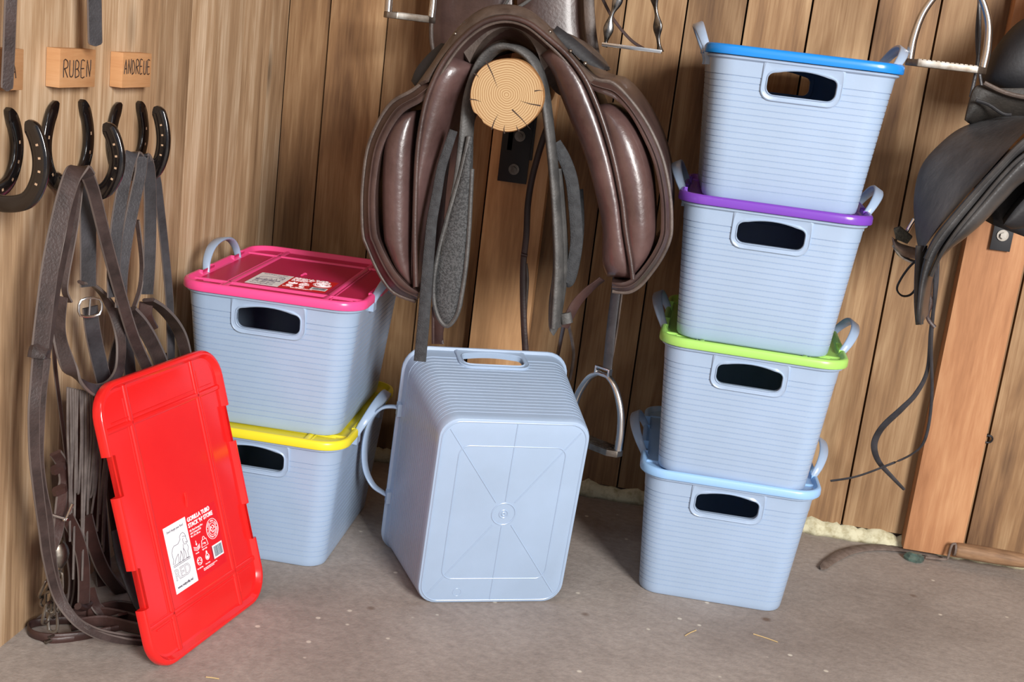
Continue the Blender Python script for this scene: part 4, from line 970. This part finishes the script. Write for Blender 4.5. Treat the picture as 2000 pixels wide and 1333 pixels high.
b = MB(); b.tube([Vector((at(1010, -400, Y=-.12).x, y, at(1010, -400, Y=-.12).z-.075)) for y in (-.04, -.3, -.55)], .058, n=32, smooth=0)
o = b.build('saddle_rack', LOGS); tag(o, 'upper log saddle rack above the photo, carrying the dark brown saddle', 'saddle rack')
for (px, py, Y, dx, lb) in ((1242, -95, -.2, -40, 'leather strap carrying the wavy-sided steel stirrup iron, above the top edge'), (801, -118, -.2, 40, 'leather strap carrying the stirrup iron left of the dark flaps, above the top edge'), (1848, -98, -.3, 0, 'leather strap carrying the arched stirrup iron at upper right, above the top edge')):
    q = at(px, py, Y=Y); t = tag(None or bpy.data.objects.new('stirrup_leather', None), lb, 'strap', 'stirrup leathers above the frame'); C.objects.link(t); t.location = q
    b = MB(); b.ribbon([q+Vector((0, 0, -.02)), q+Vector((dx*.0004, .02, .15)), q+Vector((dx*.0008, .04, .32))], .020, .004, wdir=(1, 0, 0)); b.build('strap', STRAPB, t)

# ------------------------------------------------------------------ black saddle at the right edge
bs = thing('riding_saddle', (rc.x-.02, -.40, .94), 'black leather riding saddle cut by the right edge of the photo', 'saddle')
YB = -.50
FO = [(2040, 222), (2000, 224), (1966, 224), (1919, 235), (1872, 254), (1834, 285), (1806, 317), (1792, 351), (1786, 395), (1788, 437), (1793, 477), (1799, 492)]
FI = [(2060, 225), (2030, 240), (1998, 262), (1962, 300), (1930, 336), (1900, 368), (1874, 398), (1850, 426), (1830, 450), (1815, 470), (1806, 484), (1802, 492)]
b = MB(); b.strip(P2(FO, [-.30, -.31, -.32, -.33, -.345, -.36, -.38, -.395, -.41, -.43, -.45, -.46]), P2(FI, YB), n=44, mm=13, bulge=.014, depth=.010, ta=.2); b.build('flap', BLK, bs, ang=60)
R1o = [(2060, 232), (2000, 268), (1950, 318), (1900, 372), (1850, 430), (1822, 466), (1806, 500), (1797, 540), (1792, 590), (1790, 628)]
R1i = [(2060, 262), (2000, 296), (1960, 336), (1912, 392), (1868, 446), (1836, 492), (1820, 530), (1810, 560), (1803, 600), (1799, 636)]
b = MB(); b.strip(P2(R1o, YB-.006), P2(R1i, YB-.004), n=44, mm=9, bulge=.012, depth=.20, ta=.05, back=.8, ddir=(.25, .95, 0)); b.build('panel_edge', BLKG, bs, ang=60)
R2o = [(2060, 264), (2000, 300), (1960, 340), (1912, 396), (1868, 450), (1840, 492), (1834, 506)]
R2i = [(2060, 330), (2000, 355), (1962, 392), (1926, 430), (1890, 462), (1858, 486), (1838, 506)]
b = MB(); b.strip(P2(R2o, YB), P2(R2i, YB+.02), n=40, mm=11, bulge=.026, depth=.22, ta=.25, back=.8, ddir=(.2, .97, 0)); b.build('panel', BLKG, bs, ang=60)
b = MB(); b.tube(P2([(2060, 240), (2000, 276), (1950, 326), (1902, 378), (1852, 436), (1824, 474), (1808, 506)], YB-.018), .0042, n=8, smooth=4); b.build('piping', BLKG, bs)
b = MB(); b.tube(P2([(2060, 268), (2000, 303), (1958, 343), (1912, 398), (1868, 452), (1836, 500), (1818, 540)], YB-.016), .0036, n=8, smooth=4); b.build('piping', BLKG, bs)
# dark underside between the saddle and its rack
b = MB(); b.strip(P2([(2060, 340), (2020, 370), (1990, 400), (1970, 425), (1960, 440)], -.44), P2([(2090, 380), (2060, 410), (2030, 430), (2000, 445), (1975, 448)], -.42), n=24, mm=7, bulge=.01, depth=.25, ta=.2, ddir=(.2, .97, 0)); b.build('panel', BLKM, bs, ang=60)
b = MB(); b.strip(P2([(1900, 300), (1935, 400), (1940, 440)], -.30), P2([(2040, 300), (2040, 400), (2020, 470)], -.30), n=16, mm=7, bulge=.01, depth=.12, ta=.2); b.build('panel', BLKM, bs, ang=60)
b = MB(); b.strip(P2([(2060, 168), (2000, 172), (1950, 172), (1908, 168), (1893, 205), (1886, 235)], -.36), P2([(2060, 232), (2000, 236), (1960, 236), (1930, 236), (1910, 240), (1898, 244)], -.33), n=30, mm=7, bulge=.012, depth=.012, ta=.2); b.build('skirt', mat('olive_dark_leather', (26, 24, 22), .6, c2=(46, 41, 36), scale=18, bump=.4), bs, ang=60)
b = MB(); b.tube(P2([(1922, 162), (1960, 180), (2000, 190), (2060, 196)], -.375), .004, n=8, smooth=4); b.build('piping', WORN, bs)
b = MB(); b.tube(P2([(1906, 196), (1930, 204), (1958, 222), (1975, 224)], -.375), .003, n=8, smooth=4); b.build('strap', BLKM, bs)
# run-up stirrup and strap loops of the black saddle
t = thing('stirrup_iron', at(1770, 470, Y=-.36), 'stirrup iron with a black rubber tread run up under the black saddle flap', 'stirrup', 'steel stirrup irons')
b = MB(); b.tube(P2([(1786, 428), (1774, 448), (1768, 462)], -.36), .0035, n=8, smooth=3); b.tube(P2([(1746, 478), (1760, 500), (1786, 512), (1806, 506)], -.36), .004, n=8, smooth=3); b.build('arch', STEEL, t)
b = MB()
Q = P2([(1745, 448), (1758, 444), (1782, 464), (1772, 477), (1750, 468)], -.385); b.prism(Q, (.004, .025, 0)); b.build('rubber_tread', mat('rubber', (52, 50, 44), .8, c2=(84, 80, 66), scale=200, bump=.8, bscale=500), t, bevel=.001)
b = MB(); b.strip(P2([(1742, 462), (1756, 474), (1780, 482), (1800, 486)], -.365), P2([(1746, 486), (1764, 500), (1784, 506), (1800, 510)], -.365), n=16, mm=5, bulge=.004, depth=.006, ta=.1); b.build('tread', mat('worn_plate', (118, 92, 78), .35, .6, c2=(170, 150, 136), scale=30), t)
wb([(1800, 500), (1776, 522), (1758, 548), (1752, 566), (1762, 578), (1778, 576), (1790, 560), (1797, 530), (1800, 500)], -.40, 9, BLKM, bs, 'strap_loop', .003, wdir=(0, 1, 0))
wb([(1800, 480), (1796, 540), (1794, 590), (1796, 634)], -.49, lambda t_: 24-8*t_, BLKG, bs, 'billet', .006)
t = thing('rein', at(1812, 650, Y=-.3), 'grey-black reins hanging from the black saddle, tips curling against the boards', 'reins')
wb([(1832, 500), (1829, 560), (1818, 645), (1811, 724), (1790, 768), (1762, 798), (1726, 832), (1710, 858), (1708, 880), (1718, 905), (1742, 932), (1766, 957)], [-.36, -.35, -.30, -.26, -.24, -.22, -.20, -.18, -.17, -.16, -.15, -.14], lambda t_: 8+8*max(0, math.sin(PI*(t_-.25)/.75)) if t_ > .25 else 8, STRAPG, t, 'rein_strap', .003, wdir=(.8, -.3, .5))
wb([(1826, 500), (1826, 560), (1819, 671), (1820, 776), (1808, 855), (1782, 887), (1724, 913), (1670, 932), (1622, 940)], [-.38, -.36, -.30, -.24, -.22, -.20, -.18, -.17, -.16], lambda t_: 8-2*t_, STRAPG, t, 'rein_strap', .003, wdir=(.6, -.3, .7))
wb([(1810, 560), (1818, 590), (1812, 620), (1826, 640)], -.37, 9, DLEA, t, 'strap_end', .002)

# black upper saddle part
u2 = thing('riding_saddle', at(1985, 120, Y=-.24), 'black saddle panel above the black saddle, cut by the right edge', 'saddle')
b = MB(); b.strip(P2([(2180, -120), (2110, -60), (2030, 22), (2000, 36), (1978, 52), (1952, 82), (1936, 116), (1924, 152)], -.22), P2([(2240, 120), (2150, 180), (2070, 196), (2030, 196), (2000, 193), (1968, 184), (1946, 172), (1926, 160)], -.22), n=30, mm=11, bulge=.05, depth=.05, ta=.3); b.build('panel', BLKM, u2, ang=60)

# ------------------------------------------------------------------ small things along the wall foot
t = thing('hand_sickle', at(1900, 1085, Y=-.05), 'rusty curved blade with a round wooden handle at the foot of the right post', 'sickle')
A = at(1866, 1074, Y=-.055); B = at(2010, 1090, Y=-.055); A.z = B.z = max(A.z, .030); r_ = .0160
b = MB(); ax = (B-A); b.tube([A, A+ax*.08, A+ax*.5, A+ax*.9, B], lambda q: r_*(.84+.2*math.sin(PI*min(1, q*1.1))), n=16, smooth=5); b.build('handle', WT, t, ang=50)
b = MB(); b.cyl(A-Vector((.004, 0, 0)), A+Vector((.006, 0, 0)), .0135, 18); b.build('ferrule', IRON, t, ang=40)
b = MB(); b.tube([A+Vector((-.002, -.004, .014)), A+Vector((-.010, -.004, .010)), A+Vector((-.013, -.006, -.018)), A+Vector((-.020, -.006, -.024)), A+Vector((-.060, -.010, -.025))], .0028, n=8, smooth=3); b.build('tang', IRON, t)
bl = [(1840, 1092), (1800, 1080), (1750, 1072), (1700, 1070), (1655, 1078), (1622, 1096), (1604, 1112)]
b = MB(); Pb = [at(x, y, Z=.0045) for x, y in bl]
b.ribbon(Pb, lambda q: .013+.014*math.sin(PI*q)**.7, .003, wdir=(0, 1, .05), smooth=6, tip=.06); b.build('blade', IRON, t, ang=55)
t = thing('glass_shard', at(1784, 1092, Z=0), 'small piece of greenish glass on the floor below the right post', 'glass')
b = MB(); c_ = at(1784, 1096, Z=0); n = 9
b.loft([[c_+Vector(((.022+.004*math.sin(k*2.3))*s_*math.cos(2*PI*k/n), (.012+.003*math.cos(k*1.7))*s_*math.sin(2*PI*k/n), z)) for k in range(n)] for z, s_ in ((.0005, .9), (.006, 1), (.014, .8), (.018, .5))]); b.build('glass_piece', GLASS, t, ang=20)
t = thing('wall_ring', at(1932, 860, Y=-.005), 'small black iron ring on the boards right of the orange post', 'ring')
b = MB(); c_ = at(1930, 858, Y=-.008); b.tube([c_+Vector((.0085*math.cos(a), -.002*math.sin(a), .0085*math.sin(a))) for a in [2*PI*k/12 for k in range(12)]], .0022, n=8, closed=True, smooth=2); b.build('ring', BRK, t)
b = MB(); b.cyl(c_+Vector((0, .010, .008)), c_+Vector((0, -.004, .008)), .002, 8); b.build('staple', BRK, t)
# debris in the dirt and straws on the floor
for (x, y, a, L__), lb in zip([(1349, 1237, 1.0, .035), (1495, 1247, -.35, .045), (415, 1325, .1, .020)], ['pale straw on the floor in front of the tall stack, nearer the tipped tub', 'pale straw on the floor in front of the tall stack, its right-hand one', 'short pale straw on the floor below the red lid']):
    c_ = at(x, y, Z=.0012); b = MB(); d = Vector((math.cos(a), math.sin(a), 0))*L__/2
    b.tube([c_-d, c_+Vector((-d.y, d.x, 0))*.06, c_+d], .0009, n=6, smooth=4); o = b.build('straw', STRAW); tag(o, lb, 'straw', 'loose straws on the floor')
